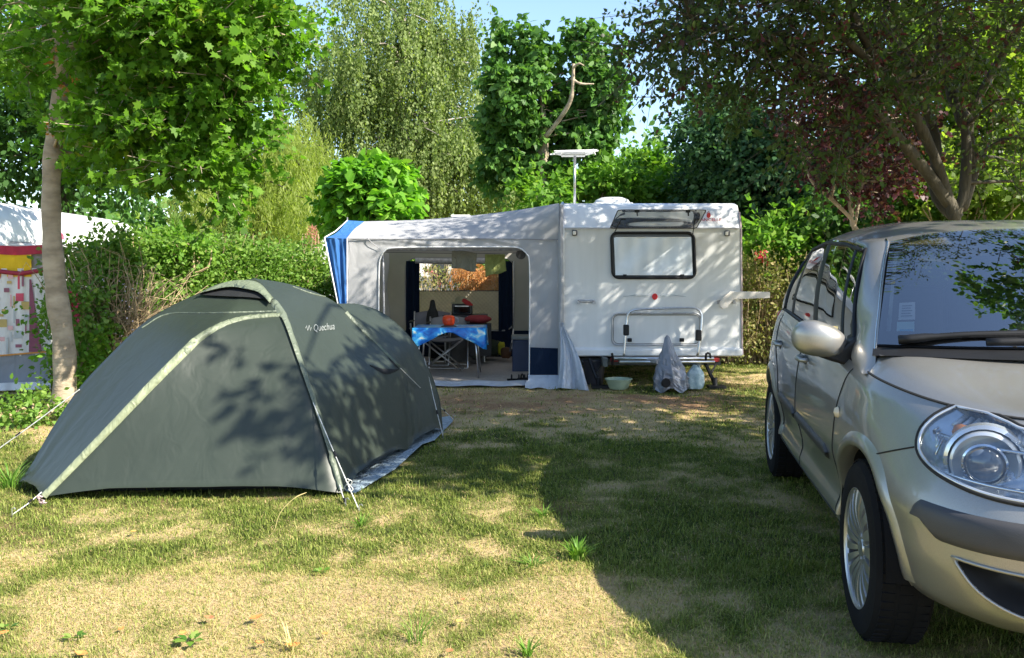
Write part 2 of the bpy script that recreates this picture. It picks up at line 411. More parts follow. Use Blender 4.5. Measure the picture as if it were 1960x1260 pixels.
# nor through the blue groundsheet beside the tent
def in_poly(x, y, P):
    c = np.zeros(len(x), bool); j = len(P) - 1
    for i in range(len(P)):
        (xi, yi), (xj, yj) = P[i], P[j]
        c ^= ((yi > y) != (yj > y)) & (x < (xj - xi) * (y - yi) / (yj - yi + 1e-12) + xi); j = i
    return c
TP = [G(u, v).xy for u, v in ((60, 945), (640, 935), (690, 940), (760, 905), (815, 850), (832, 842), (867, 806), (861, 797))] + [Vector((-1.7, 9.0)), Vector((-3.5, 7.4))]
inside |= in_poly(V[:, 0, 0], V[:, 0, 1], [tuple(p) for p in TP])
V = V[~inside]; R = R[~inside]; n = len(V)
me = bpy.data.meshes.new('grass'); me.vertices.add(n * 5); me.vertices.foreach_set('co', V.reshape(-1).astype(np.float32))
base = np.arange(n)[:, None] * 5
lp = np.concatenate([base + np.array([0, 1, 2, 3]), base + np.array([3, 2, 4])], 1).astype(np.int32)
me.loops.add(n * 7); me.loops.foreach_set('vertex_index', lp.reshape(-1)); me.polygons.add(2 * n)
ls = (np.arange(n)[:, None] * 7 + np.array([0, 4])).reshape(-1).astype(np.int32); me.polygons.foreach_set('loop_start', ls); me.update(calc_edges=True)
a = me.attributes.new('rnd', 'FLOAT', 'POINT'); a.data.foreach_set('value', np.repeat(R, 5).astype(np.float32))
GM = leafmat('grass_blade', [(0, (.07, .12, .015)), (.30, (.17, .21, .035)), (.50, (.25, .28, .07)), (.62, (.42, .38, .13)), (.85, (.52, .42, .20)), (1, (.50, .30, .18))], trans=.25, rough=.6, tint=.95)
me.materials.append(GM); go = link('grass', me); tag(go, 'short parched grass mixed with green blades covering the pitch', 'grass', kind='stuff')

# taller weeds and tufts one can point at
def tuft(c, n, h, spread, label, m, seed, name='grass_tuft', cat='tuft of grass', wd=.004):
    r = random.Random(seed); mb = MB()
    for _ in range(n):
        a = r.uniform(0, 2 * pi); q = r.uniform(0, spread * .35); hh = h * r.uniform(.45, 1); le = r.uniform(.2, 1) * spread
        p = [Vector((c[0] + cos(a) * (q + le * t * t), c[1] + sin(a) * (q + le * t * t), hh * (t - .25 * t * t) * 1.33 - .01)) for t in (0, .35, .7, 1)]
        s = Vector((-sin(a), cos(a), 0)) * wd
        mb.grid([[p[0] - s, p[0] + s], [p[1] - s, p[1] + s], [p[2] - s * .7, p[2] + s * .7], [p[3] - s * .1, p[3] + s * .1]])
    o = mb.build(name, m, smooth=False); a = o.data.attributes.new('rnd', 'FLOAT', 'POINT')
    a.data.foreach_set('value', [r.random() for _ in range(len(o.data.vertices))]); tag(o, label, cat); return o
GRN = leafmat('tuft_green', [(0, (.04, .11, .015)), (.6, (.12, .24, .03)), (1, (.26, .33, .09))], trans=.3)
STR = leafmat('tuft_straw', [(0, (.30, .28, .10)), (1, (.60, .50, .26))], trans=.3)
tuft(G(1105, 1068), 70, .10, .10, 'bright green tuft of grass alone in the car shadow', GRN, 3, wd=.005)
tuft(G(560, 1240), 26, .11, .13, 'pale straw tuft of grass left of centre at the bottom of the photo', STR, 6, wd=.002)
tuft(G(800, 1225), 26, .13, .13, 'tall mixed tuft of grass beside the broad-leaved weed near the bottom edge', GRN, 7, wd=.002)
tuft(G(1010, 1250), 22, .07, .07, 'small fresh green tuft of grass at the bottom edge near the shadow line', GRN, 8, wd=.004)
tuft(G(690, 1005), 34, .07, .12, 'low green tuft of grass just in front of the tent corner peg', GRN, 9, wd=.003)
tuft(G(1040, 985), 34, .06, .12, 'yellow-green tuft of grass at the tip of the sunlit patch in mid lawn', GRN, 10, wd=.003)
tuft(G(20, 930), 60, .16, .18, 'lush green tuft of grass at the left edge beside the tent corner', GRN, 11, wd=.004)
tuft(G(1020, 1080), 34, .05, .12, 'green tuft of grass on the edge between sun and car shadow', GRN, 12, wd=.003)
mb = MB(); p0 = G(525, 1018)
mb.tube(resample([p0, p0 + Vector((.03, .02, .10)), p0 + Vector((.10, .05, .17)), p0 + Vector((.16, .07, .195))], 12), [.0018] * 9 + [.0035, .003, .001], n=5)
tag(mb.build('grass_stalk', STR, smooth=True), 'single long pale seed stalk of grass curving up in front of the tent', 'grass stalk')
o = bpy.data.objects['grass_stalk'].data; a = o.attributes.new('rnd', 'FLOAT', 'POINT'); a.data.foreach_set('value', [.8] * len(o.vertices))
def weed(c, n, size, label, seed):
    r = np.random.default_rng(seed); a = np.linspace(0, 2 * pi, n, endpoint=False) + r.normal(size=n) * .25
    pos = np.stack([c[0] + np.cos(a) * .015, c[1] + np.sin(a) * .015, np.full(n, .004)], 1)
    tip = np.stack([np.cos(a), np.sin(a), r.uniform(.15, .9, n)], 1); nr_ = np.stack([-np.cos(a) * .4, -np.sin(a) * .4, np.ones(n)], 1)
    o = leafmesh('weed', pos, tip, nr_, size * r.uniform(.7, 1.2, n), 'oval', GRN, None, r.random(n), curl=.25); tag(o, label, 'weed')
weed(G(365, 1228), 9, .045, 'broad-leaved green weed flat in the straw grass, right of the two near the bottom left', 1)
weed(G(145, 1222), 9, .035, 'broad-leaved green weed flat in the grass at the bottom left', 2)
weed(G(10, 1205), 7, .035, 'broad-leaved green weed at the left edge of the photo', 3)
weed(G(615, 1096), 8, .03, 'small green weed in the middle of the dry lawn', 4)
LV = [mat('fallen_leaf_orange', (.55, .20, .05), .7, var=.2, scale=30), mat('fallen_leaf_brown', (.36, .15, .06), .7, var=.2, scale=30), mat('fallen_leaf_yellow', (.6, .36, .08), .7, var=.2, scale=30)]
spots = [(490, 1183, 0, .055, 'orange curled fallen leaf left of centre, the largest on the dry lawn'), (350, 1213, 0, .04, 'orange fallen leaf standing on edge beside the broad weed'), (232, 1204, 0, .03, 'small orange fallen leaf left of the weed beside the bottom edge'), (400, 1183, 1, .045, 'brown fallen leaf just left of the largest orange one'), (155, 1252, 0, .05, 'orange fallen leaf flat at the bottom left edge'), (880, 1190, 2, .04, 'yellow fallen leaf on the dry lawn near the middle of the photo'), (7, 1212, 0, .04, 'orange fallen leaf at the very left edge'), (560, 1236, 0, .055, 'long orange fallen leaf among straw at the bottom'), (497, 1231, 0, .035, 'dark orange fallen leaf beside the long orange one'), (255, 1018, 2, .04, 'yellow fallen leaf in front of the tent hem'), (622, 1214, 0, .03, 'small orange fallen leaf right of the pale straw tuft'), (860, 1247, 1, .04, 'brown fallen leaf at the bottom edge below the yellow one'), (885, 1148, 1, .03, 'dark brown fallen leaf in the dry grass above the yellow one')]
for k, (u, v, mi, sz, lab) in enumerate(spots):
    r = random.Random(k); c = G(u, v, .012); a = r.uniform(0, 6.28); mb = MB(); T = TPL['oval']
    ring = [Vector((x * cos(a) - (y - .5) * sin(a), x * sin(a) + (y - .5) * cos(a), .25 * abs(x) + .55 * (y - .4) ** 2)) * sz + c for x, y in [(q[0] * 1.2, q[1]) for q in T]]
    mb.add([c] + ring, [(0, i + 1, (i + 1) % 6 + 1) for i in range(6)])
    tag(mb.build('fallen_leaf', LV[mi], solid=.0008), lab, 'leaf', 'fallen leaves on the lawn')
# ------------------------------------------------------------ dome tent
def fabric(name, col, rough=.55, trans=.12, wr=.35, sheen=0, scale=7, spec=.4, stretch=None, var=.05):
    m = mat(name, col, rough, spec=spec, var=var, scale=3, trans=trans)
    t = m.node_tree; N = t.nodes; L = t.links; b = N['Principled BSDF']
    tc = N.new('ShaderNodeTexCoord'); mp = N.new('ShaderNodeMapping'); mp.inputs['Scale'].default_value = stretch or (1, 1, .6); L.new(tc.outputs['Object'], mp.inputs[0])
    n = N.new('ShaderNodeTexNoise'); n.inputs['Scale'].default_value = scale; n.inputs['Detail'].default_value = 2; n.inputs['Distortion'].default_value = .6; L.new(mp.outputs[0], n.inputs[0])
    n2 = N.new('ShaderNodeTexNoise'); n2.inputs['Scale'].default_value = 260; L.new(tc.outputs['Object'], n2.inputs[0])
    ma = N.new('ShaderNodeMath'); ma.operation = 'MULTIPLY_ADD'; ma.inputs[1].default_value = .03; L.new(n2.outputs[0], ma.inputs[0]); L.new(n.outputs[0], ma.inputs[2])
    bp = N.new('ShaderNodeBump'); bp.inputs['Strength'].default_value = wr; bp.inputs['Distance'].default_value = .05; L.new(ma.outputs[0], bp.inputs['Height']); L.new(bp.outputs[0], b.inputs['Normal'])
    if sheen: b.inputs['Sheen Weight'].default_value = sheen
    return m
TF = fabric('tent_grey_green', (.028, .037, .028), .45, trans=.05, wr=.16, spec=.45)
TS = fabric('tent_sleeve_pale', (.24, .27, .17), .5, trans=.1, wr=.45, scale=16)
TD = fabric('tent_black', (.012, .013, .014), .8, wr=.3)
ROPE = mat('guy_rope_pale', (.55, .55, .52), .8, var=.2, scale=60)
tent = thing('dome_tent', 'dark grey-green dome tent with pale pole sleeve and guy ropes on the sunlit lawn', 'tent', (-2.0, 6.6, 0))
PK = W(487, 533, 6.75)
def lift(p, z=.035): return Vector((p[0], p[1], z))
ribs = {
 'B': [lift(G(655, 950), .03), W(632, 870, 5.5), W(600, 770, 5.65), W(567, 670, 5.9), W(545, 610, 6.1), W(520, 570, 6.35), W(503, 546, 6.6), PK],
 'A': [lift(G(80, 958), .03), W(140, 892, 5.38), W(200, 830, 5.45), W(300, 725, 5.6), W(375, 650, 5.8), W(425, 612, 6.0), W(460, 570, 6.35), PK],
 'L': [lift(G(34, 935), .03), W(60, 890, 5.75), W(95, 828, 5.9), W(150, 745, 6.1), W(205, 685, 6.25), W(270, 622, 6.4), W(320, 590, 6.5), W(375, 564, 6.6), W(430, 543, 6.7), PK],
 'D': [Vector((-3.5, 7.4, .03)), Vector((-3.42, 7.35, .35)), Vector((-3.1, 7.25, .72)), Vector((-2.7, 7.1, 1.03)), Vector((-2.25, 6.92, 1.26)), PK],
 'F': [Vector((-1.7, 9.0, .03)), Vector((-1.72, 8.85, .45)), Vector((-1.78, 8.3, .85)), Vector((-1.85, 7.6, 1.12)), PK],
 'C2': [lift(G(848, 828), .03), W(838, 750, 7.7), W(800, 665, 7.8), W(745, 607, 7.8), W(690, 583, 7.7), W(640, 580, 7.45), W(560, 560, 7.05), PK],
 'C1': [lift(G(779, 866), .02), W(777, 780, 6.93), W(764, 706, 7.02), W(724, 664, 7.1), W(660, 593, 7.08), W(610, 562, 6.95), W(550, 543, 6.85), PK],
}
order = ['B', 'A', 'L', 'D', 'F', 'C2', 'C1']; NR = 44
RR = {k: resample(v, NR) for k, v in ribs.items()}
sag = {'B': .02, 'A': .03, 'L': .05, 'D': .05, 'F': .05, 'C2': .04, 'C1': .02}
mb = MB(); rows_all = []
cen = Vector((-1.95, 6.9, .3))
NA = 18
for q, k in enumerate(order):
    k2 = order[(q + 1) % len(order)]; A_, B_ = RR[k], RR[k2]
    for j in range(NA):
        a = j / NA; col = []
        for i in range(NR):
            p = A_[i].lerp(B_[i], a); t = i / (NR - 1)
            s = sag[k] * 4 * a * (1 - a) * sin(pi * min(1, t * 1.3 + .0)) * (1 if t < .77 else 0)
            d = (cen - p); d.z *= .5; p = p + d.normalized() * s
            # tension folds running out of the pegged corners
            fold = 0
            if t < .55:
                fold = (.011 if q == 0 else .011) * sin(a * 30 + t * 8) * max(0, 1 - abs(a - (0 if q in (0,) else 1)) * 1.3) * (1 - t / .55)
            p = p - d.normalized() * fold
            if i == 0: p.z = .02 + .05 * min(1, 4 * a * (1 - a) * 1.4) if k != 'C1' else .02 + .085 * (4 * a * (1 - a))
            col.append(p)
        rows_all.append(col)
rows_all.append(rows_all[0])
mb.grid(rows_all)
fly = mb.build('flysheet', TF, tent, smooth=True, weld=True)
tb = BVHTree.FromPolygons([tuple(v) for v in mb.v], mb.f)
def on_tent(u, v, off=.006):
    o = Vector((0, 0, CAMH)); d = (W(u, v, 5) - o).normalized(); h = tb.ray_cast(o, d)
    if h[0] is None: return None
    n = h[1] if h[1].dot(d) < 0 else -h[1]
    return h[0] + n * off
def tent_strip(name, pts, wid, m, n=40, off=.008, parent=None, bulge=.006):
    """a strip of fabric lying on the flysheet, following screen points given as (u,v)"""
    C = [p for p in (on_tent(u, v, off) for u, v in [(q.x, q.y) for q in resample([Vector((a, b, 0)) for a, b in pts], n)]) if p]
    rows = []
    for i, p in enumerate(C):
        t = (C[min(len(C) - 1, i + 1)] - C[max(0, i - 1)]).normalized(); h = tb.find_nearest(p); nn = (p - h[0]).normalized(); s = t.cross(nn).normalized()
        w_ = wid * (1 + .12 * sin(i * 1.9)) if not callable(wid) else wid(i / (len(C) - 1))
        rows.append([p - s * w_ - nn * off, p - s * w_ * .5 + nn * bulge * (1 + .4 * sin(i * 2.3)), p + s * w_ * .5 + nn * bulge * (1 + .4 * sin(i * 1.3 + 1)), p + s * w_ - nn * off])
    b = MB(); b.grid(rows); return b.build(name, m, parent or tent, smooth=True)
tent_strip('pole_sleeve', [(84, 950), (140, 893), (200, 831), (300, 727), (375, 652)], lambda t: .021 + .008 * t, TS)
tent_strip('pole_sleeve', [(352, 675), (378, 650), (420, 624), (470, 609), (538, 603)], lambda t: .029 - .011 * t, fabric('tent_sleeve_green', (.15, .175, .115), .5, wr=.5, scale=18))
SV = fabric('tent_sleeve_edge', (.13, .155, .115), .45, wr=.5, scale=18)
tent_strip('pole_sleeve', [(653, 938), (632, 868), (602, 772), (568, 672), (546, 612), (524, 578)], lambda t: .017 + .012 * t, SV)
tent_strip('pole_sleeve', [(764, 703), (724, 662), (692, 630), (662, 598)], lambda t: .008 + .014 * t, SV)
tent_strip('seam', [(272, 628), (320, 602), (400, 600), (535, 596)], .0035, SV, off=.0045, bulge=.002)
tent_strip('seam', [(560, 549), (600, 563), (655, 575)], .0035, SV, off=.0045, bulge=.002)
tent_strip('tie_out_pleat', [(708, 700), (735, 711), (762, 708)], lambda t: .004 + .022 * sin(pi * t), TD, off=.004, bulge=.002)
tent_strip('tie_out_pleat', [(744, 686), (754, 697), (763, 706)], lambda t: .003 + .012 * sin(pi * t), TD, off=.004, bulge=.002)
# vent hood: raised visor with dark gap below
hood_pts = [(382, 566), (415, 560), (445, 556), (475, 560), (500, 566), (521, 582)]
hp = [on_tent(u, v, .01) for u, v in hood_pts]; hp = [p for p in hp if p]
top_pts = [(398, 560), (425, 547), (452, 540), (480, 538), (500, 546), (523, 572)]
tp_ = [on_tent(u, v, .004) or on_tent(u, v + 6, .004) for u, v in top_pts]
b = MB(); n_ = min(len(hp), len(tp_)); R1 = resample(hp, 20); R0 = resample([p for p in tp_ if p], 20)
b.grid([[p for p in R0], [p.lerp(q, .5) + Vector((0, -.03, .024 * sin(pi * i / 19) ** .6 + .010)) for i, (p, q) in enumerate(zip(R0, R1))],
        [q + Vector((0, -.06, .020 * sin(pi * i / 19) ** .5)) for i, q in enumerate(R1)]])
b.build('vent_hood', fabric('tent_hood', (.16, .19, .13), .5, wr=.6, scale=14), tent, smooth=True, solid=.004)
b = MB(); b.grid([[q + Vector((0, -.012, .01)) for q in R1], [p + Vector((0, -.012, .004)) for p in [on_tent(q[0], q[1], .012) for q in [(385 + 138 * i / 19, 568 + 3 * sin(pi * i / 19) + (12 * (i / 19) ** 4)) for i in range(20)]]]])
b.build('vent_opening', TD, tent)
# inner tent wall, coloured black for the shade in the gap under the fly
b = MB(); low = []
for q, k in enumerate(order):
    k2 = order[(q + 1) % len(order)]
    for a in (0, .25, .5, .75):
        p = RR[k][0].lerp(RR[k2][0], a); c = Vector((-1.95, 6.9, 0)); low.append(c + (p - c) * .86)
b.grid([[Vector((p.x, p.y, .0)) for p in low + low[:1]], [Vector((p.x, p.y, .10)) for p in low + low[:1]], [Vector((-1.95 + (p.x + 1.95) * .7, 6.9 + (p.y - 6.9) * .7, .25)) for p in low + low[:1]]])
b.build('inner_tent_shade', TD, tent, smooth=True)
# guy ropes and pegs
def guy(a, g_, parent=tent, slider=.45, r=.0032):
    b = MB(); b.tube([a, a.lerp(g_, .5) + Vector((0, 0, -.006)), g_], r, n=5); o = b.build('guy_rope', ROPE, parent)
    b = MB(); c = a.lerp(g_, slider); d = (g_ - a).normalized(); b.tube([c - d * .02, c + d * .02], .007, n=6); b.build('tension_slider', M['black'], o)
    b = MB(); b.tube([g_ + Vector((0, 0, -.05)), g_ + Vector((.0, -.005, .035)), g_ + Vector((.012, -.005, .042)), g_ + Vector((.02, -.002, .03))], .0028, n=6); b.build('peg', M['steel'], parent)
g1 = G(688, 978); guy(on_tent(600, 772, .01), g1, slider=.5)
guy(RR['B'][1] + Vector((0, -.01, 0)), G(662, 966), slider=.8)
guy(W(152, 746, 6.08), G(-60, 900), slider=.55, r=.004)
guy(on_tent(764, 706, .012), G(868, 803), slider=.8)
guy(RR['C2'][11] , G(848, 836), slider=.7)
guy(RR['A'][0] + Vector((0, 0, .02)), G(24, 985), slider=.4)
b = MB(); p = G(78, 968)
for k in range(5): b.tube([p + Vector((.012 * sin(k * 2), .0, .008 + .011 * k)), p + Vector((.03 * cos(k), .01, .014 + .011 * k)), p + Vector((-.01, .02 * sin(k), .02 + .01 * k))], .006, n=5)
b.build('peg_loop', mat('webbing_pink', (.42, .30, .30), .8, var=.3, scale=50), tent, smooth=True)
# knot of slack cord on the corner rope
c = on_tent(600, 772, .01).lerp(g1, .78); b = MB()
b.tube([c + Vector((.03 * sin(a * 1.3) * cos(a * .7), .004 * a - .01, .035 * cos(a))) for a in np.linspace(0, 9, 26)], .0024, n=4); b.build('cord_knot', ROPE, tent)
# lettering on the tent side
def tent_text():
    vs, fs = text_mesh('Quechua', 1.0, -.004); out = []
    for v in vs:   # baseline climbs slightly up to the right
        u = 619.5 + v.x * 15.5 * .72 ; vv = 627.5 - v.y * 19 - v.x * 15.5 * .72 * .10
        out.append(on_tent(u, vv, .005))
    b = MB(); b.add(out, fs)
    b.tube([on_tent(u, v, .004) for u, v in [(584, 629), (586, 624), (588, 634), (591, 624), (593, 634), (595, 628)]], .0028, n=4)
    return b.build('lettering', mat('print_white', (.24, .26, .25), .6, var=.02), tent)
tent_text()
gs = MB(); P = [G(680, 944, .012), G(700, 931, .012), G(757, 897, .01), G(808, 850, .012), G(832, 842, .012), G(867, 806, .012), G(861, 797, .012), G(840, 800, .012), Vector((-1.0, 8.2, .012)), Vector((-2.4, 6.9, .012)), Vector((-1.5, 5.9, .012))]
gs.poly(P); tag(gs.build('groundsheet', fabric('groundsheet_blue', (.26, .33, .38), .5, trans=0, wr=.9, scale=20), solid=.006), 'pale blue groundsheet sticking out from under the right side of the tent', 'groundsheet')
# ------------------------------------------------------------ main caravan
YW = 10.6
car_x0, car_x1 = W(1076, 600, YW).x, W(1422, 640, YW).x
cv = thing('caravan', 'white touring caravan with its front wall, propped-open window and bicycle rack facing the lawn', 'caravan', (1.68, 12.5, 0))
zr = W(1200, 388, YW + .15).z; z1 = W(1200, 683, YW).z; zc = W(1200, 668, YW).z; zt = W(1200, 437, YW).z
# side profile (Y,Z) swept across X; the wall leans back a little above the trim line
prof = [(YW + .03, z1), (YW, z1 + .01), (YW, zc - .01), (YW + .035, zc + .01), (YW + .02, zt - .012), (YW + .012, zt), (YW + .03, zt + .012), (YW + .10, zr - .10), (YW + .16, zr - .03), (YW + .28, zr), (YW + 2.2, zr + .06), (YW + 4.0, zr), (YW + 4.3, zr - .12), (YW + 4.4, z1 + .2), (YW + 4.35, z1)]
xs = [(car_x0, 0, 0), (car_x0 + .012, .02, .03), (car_x0 + .05, .0, .0)]
b = MB(); rows = []
def taper(x, z): # the body is a little wider at the bottom on the right
    return x - (0.052 * (z - z1) / (zr - z1) if x > 1.7 else 0)
NXS = 24
for i in range(NXS + 1):
    x = car_x0 + (car_x1 - car_x0) * i / NXS; row = []
    e = min(i, NXS - i)
    for (y, z) in prof:
        row.append(Vector((taper(x, z), y, z)))
    rows.append(row)
# round the top corners and front vertical corners
def rc(x, z):
    r = .10; d = max(0, r - (car_x1 - x)) if x > 1.7 else 0
    return d
R = rows; b.grid(R); k = len(prof)
b.poly(R[0]); b.poly(R[-1][::-1])
body = b.build('body', M['white_paint'], cv, bevel=.05, seg=4, weld=True, smooth=True, auto=40)
b = MB(); 
b.box(((car_x0 + car_x1) / 2 - .02, YW + .0, zt), (car_x1 - car_x0 - .08, .016, .016)); b.build('trim_line', M['trim'], cv)
xr_ = car_x1; b = MB()
b.tube([Vector((taper(xr_, z) + .004, y - .0, z)) for y, z in ((YW + .012, z1 + .02), (YW + .03, zc + .02), (YW + .02, zt), (YW + .085, zr - .12))], .012, n=6)
b.build('edge_strip', mat('edge_strip', (.45, .36, .36), .35, metal=.4, var=.2), cv)
b = MB(); b.tube([Vector((car_x0 + .012, YW - .005, z1 - .02)), Vector((car_x0 + .012, YW, zt)), Vector((car_x0 + .012, YW + .10, zr - .09)), Vector((car_x0 + .012, YW + .2, zr + .0)), Vector((car_x0 + .012, YW + 4.2, zr + .03))], .016, n=6); b.build('awning_rail', M['alu'], cv)
# window: trapezoid-ish opening with black rubber frame
def WP(u, v, off=0): p = W(u, v, YW + .02 - off); return p
def rr_px(u0, u1, v0, v1, r, off, skew=0, n=6):
    return [WP(u + skew * (v - v0) / (v1 - v0) * 1.0, v, off) for u, v in rrect(u0, u1, v0, v1, r, n)]
win = thing('w', 'x', 'x'); bpy.data.objects.remove(win)
b = MB(); b.poly(rr_px(1171, 1327, 447, 531, 11, .002, 3)); pane0 = b.build('window', mat('window_dark', (.05, .06, .07), .3), cv)
# blind inside behind a thin gap, folded silvery cloth
b = MB(); rows = []
for j in range(22):
    row = []
    for i in range(60):
        u = 1175 + 148 * i / 59; v = 455 + 72 * j / 21; s = (j / 21) ** .6
        row.append(WP(u + 3 * j / 21, v, .026 + .005 * sin(i * .55 + .04 * j) * (1 - .3 * s) + .004 * sin(i * .21 + j * .3)))
    rows.append(row)
b.grid(rows); b.build('blind', mat('blind_silver', (.60, .64, .68), .35, metal=.15, var=.05), pane0, smooth=True)
b = MB(); b.tube([WP(1178, 455, .02), WP(1322, 455, .02)], .008, n=6); b.build('blind_rail', M['white_plain'], pane0)
b = MB(); b.tube(rr_px(1170, 1328, 446, 532, 12, .018, 3), .017, n=8, closed=True); b.build('frame', M['black'], pane0, smooth=True)
for u in (1196, 1306): b = MB(); b.box(WP(u, 527, .03), (.04, .02, .02)); b.build('latch', M['black'], pane0)
# open acrylic flap, hinged above the window and held out by two stays
hz, tz = W(1170, 438, YW).z, None
f0 = [W(1168, 437, YW - .01), W(1333, 437, YW - .01), W(1352, 402, YW - .50), W(1183, 402, YW - .50)]
def bil(P, s, t): return P[0].lerp(P[1], s).lerp(P[3].lerp(P[2], s), t)
fl = [bil(f0, x, z) for x, z in rrect(0, 1, 0, 1, .06, 4)]
ctr = sum(fl, Vector()) / len(fl)
b = MB(); rows = [[bil(f0, s, t) + Vector((0, 0, .035 * (1 - (2 * s - 1) ** 4) * (1 - (2 * t - 1) ** 4))) for s in np.linspace(0, 1, 20)] for t in np.linspace(0, 1, 10)]
b.grid(rows)
flap = b.build('window_flap', glassmat('acrylic_smoke', (.82, .84, .85), refl=.08, rough=.03), cv, smooth=True)
b = MB(); b.tube(fl, .006, n=6, closed=True); b.build('flap_edge', M['darkgrey'], flap)
for s in (.08, .92):
    b = MB(); a = bil(f0, s, .55) + Vector((0, 0, -.01)); q = WP(1174 if s < .5 else 1326, 449, .02)
    b.tube([a, q], .006, n=6); b.tube([a, a + Vector((.05, 0, .0))], .009, n=6); b.build('stay', M['black'], cv)
for s in (.22, .80):
    b = MB(); c = bil(f0, s, .93) + Vector((0, 0, .0)); b.box(c, (.05, .03, .03)); b.tube([c, c + Vector((.01, .02, -.05))], .008, n=6); b.build('flap_catch', M['black'], flap)
# locker hatch
b = MB(); hp_ = rr_px(1171, 1342, 600, 661, 12, .012, 0); b.tube(hp_, .010, n=6, closed=True); hatch = b.build('locker_hatch', mat('hatch_seal', (.42, .43, .45), .4, metal=.3, var=.1), cv, smooth=True)
b = MB(); b.tube(rr_px(1174, 1339, 603, 658, 10, .014, 0), .003, n=4, closed=True); b.build('seal_line', M['darkgrey'], hatch)
for u in (1205, 1305):
    b = MB(); b.box(WP(u, 651, .015), (.055, .03, .045)); b.build('lock', M['black'], hatch, bevel=.008)
for u in (1225, 1300): b = MB(); b.box(WP(u, 600, .014), (.16, .016, .012)); b.build('hinge', M['trim'], hatch)
# grab handles
for u in (1122, 1390):
    b = MB(); b.tube([WP(u - 15, 576, .01), WP(u - 14, 575, .05), WP(u + 14, 575, .05), WP(u + 15, 576, .01)], .008, n=6); b.tube([WP(u - 13, 579, .01), WP(u + 13, 579, .02)], .005, n=5)
    b.box(WP(u - 15, 578, .015), (.03, .02, .05)); b.box(WP(u + 15, 578, .015), (.03, .02, .05)); b.build('grab_handle', M['steel'], cv)
# corner marker lights
for u, v, m_ in ((1100, 446, 'white_plain'), (1392, 447, 'white_plain')):
    b = MB(); b.box(WP(u, v, .02), (.062, .04, .068)); h = b.build('marker_light', M['darkgrey'], cv, bevel=.012)
    b = MB(); b.box(WP(u - 1, v, .042), (.035, .012, .045)); b.build('lens', mat('lens_pale', (.6, .58, .5), .2), h, bevel=.004)
# swirl decoration and red discs
b = MB(); b.lathe([(0, -.0), (.030, -.0), (.034, .003)], WP(1253.5, 568, .012), n=24, axis='Y', sy=1.1); b.build('emblem', M['red'], cv)
b = MB()
for s, ph in ((-1, 0), (-1, 1.6), (1, .3), (1, 1.9)):
    b.tube([WP(1253 + s * (8 + 52 * t), 566 + 3.2 * sin(t * 5 + ph) * (1 - t) - 2 + 4 * t, .004) for t in np.linspace(0, 1, 24)], .0022, n=4)
b.build('swirl_decal', mat('decal_grey', (.42, .47, .50), .5), cv)
vs, fs = text_mesh('MANCELLE', .085, .0015); b = MB(); b.add([W(1357 + v.x / .53 * 40 / .66, 421 - v.y / .085 * 7.6, YW + .028) for v in vs], fs)
b.build('lettering', mat('letters_maroon', (.40, .08, .09), .5, var=.02), cv); b = MB()
vs, fs = text_mesh('LA', .085, .001); b.add([W(1354 + v.x * 105, 406.5 - v.y / .085 * 6, YW + .045) for v in vs], fs)
b.build('lettering', mat('letters_maroon', (.40, .08, .09), .5, var=.02), cv)
b = MB(); b.lathe([(0, -.0), (.022, -.0), (.025, .003)], W(1356.5, 412.5, YW + .035), n=20, axis='Y', sy=1.25); b.build('emblem', M['red'], cv)
# roof vent
b = MB(); c = Vector(((1170 - 980) / FPX * 11.7, 11.7, zr + .03)); b.box(c, (.50, .5, .05)); b.build('roof_vent', M['white_plain'], cv, bevel=.02)
b = MB(); b.lathe([(.23, 0), (.23, .02), (.21, .05), (.14, .078), (0, .085)], c + Vector((0, 0, .025)), n=28); b.lathe([(.245, .0), (.245, .016), (.225, .016)], c + Vector((0, 0, .02)), n=28)
b.build('vent_dome', mat('vent_acrylic', (.55, .57, .58), .25, var=.2, scale=14), bpy.data.objects['roof_vent'], smooth=True)
# bicycle rack: two-armed hoop, clamps, trays
def tubepx(pts, r, name, m, par, off=.12, n=8, smooth=True):
    b = MB(); b.tube(resample([W(u, v, YW - o) for u, v, o in pts], 40), r, n=n); return b.build(name, m, par, smooth=smooth)
rack = tubepx([(1194, 684, .16), (1197, 640, .14), (1200, 612, .12), (1203, 600, .12), (1213, 594, .12), (1240, 591.5, .12), (1300, 590, .12), (1328, 590, .12), (1338, 594, .12), (1343, 606, .12), (1341, 640, .14), (1335, 682, .16)], .014, 'bicycle_rack', M['alu'], cv)
for u, v in ((1198.5, 632), (1337, 642)):
    b = MB(); b.box(W(u, v, YW - .15), (.068, .06, .13)); b.build('clamp', M['black'], rack, bevel=.015)
for (u0, u1, v, o, r_) in ((1172, 1366, 686.5, .30, .020), (1186, 1368, 693, .38, .016)):
    b = MB(); b.tube([W(u0, v, YW - o), W(u1, v, YW - o)], r_, n=8); b.build('tray', M['alu'], rack, smooth=True)
for u in (1172, 1352):
    b = MB(); b.tube(resample([W(u, 697, YW - .32), W(u - 1, 682, YW - .36), W(u + 1, 676, YW - .36), W(u + 7, 678, YW - .36), W(u + 8, 686, YW - .36)] if u > 1300 else [W(u, 698, YW - .32), W(u + 1, 684, YW - .36), W(u - 1, 676, YW - .36)], 10), .014, n=6); b.build('hook', M['black'], rack)
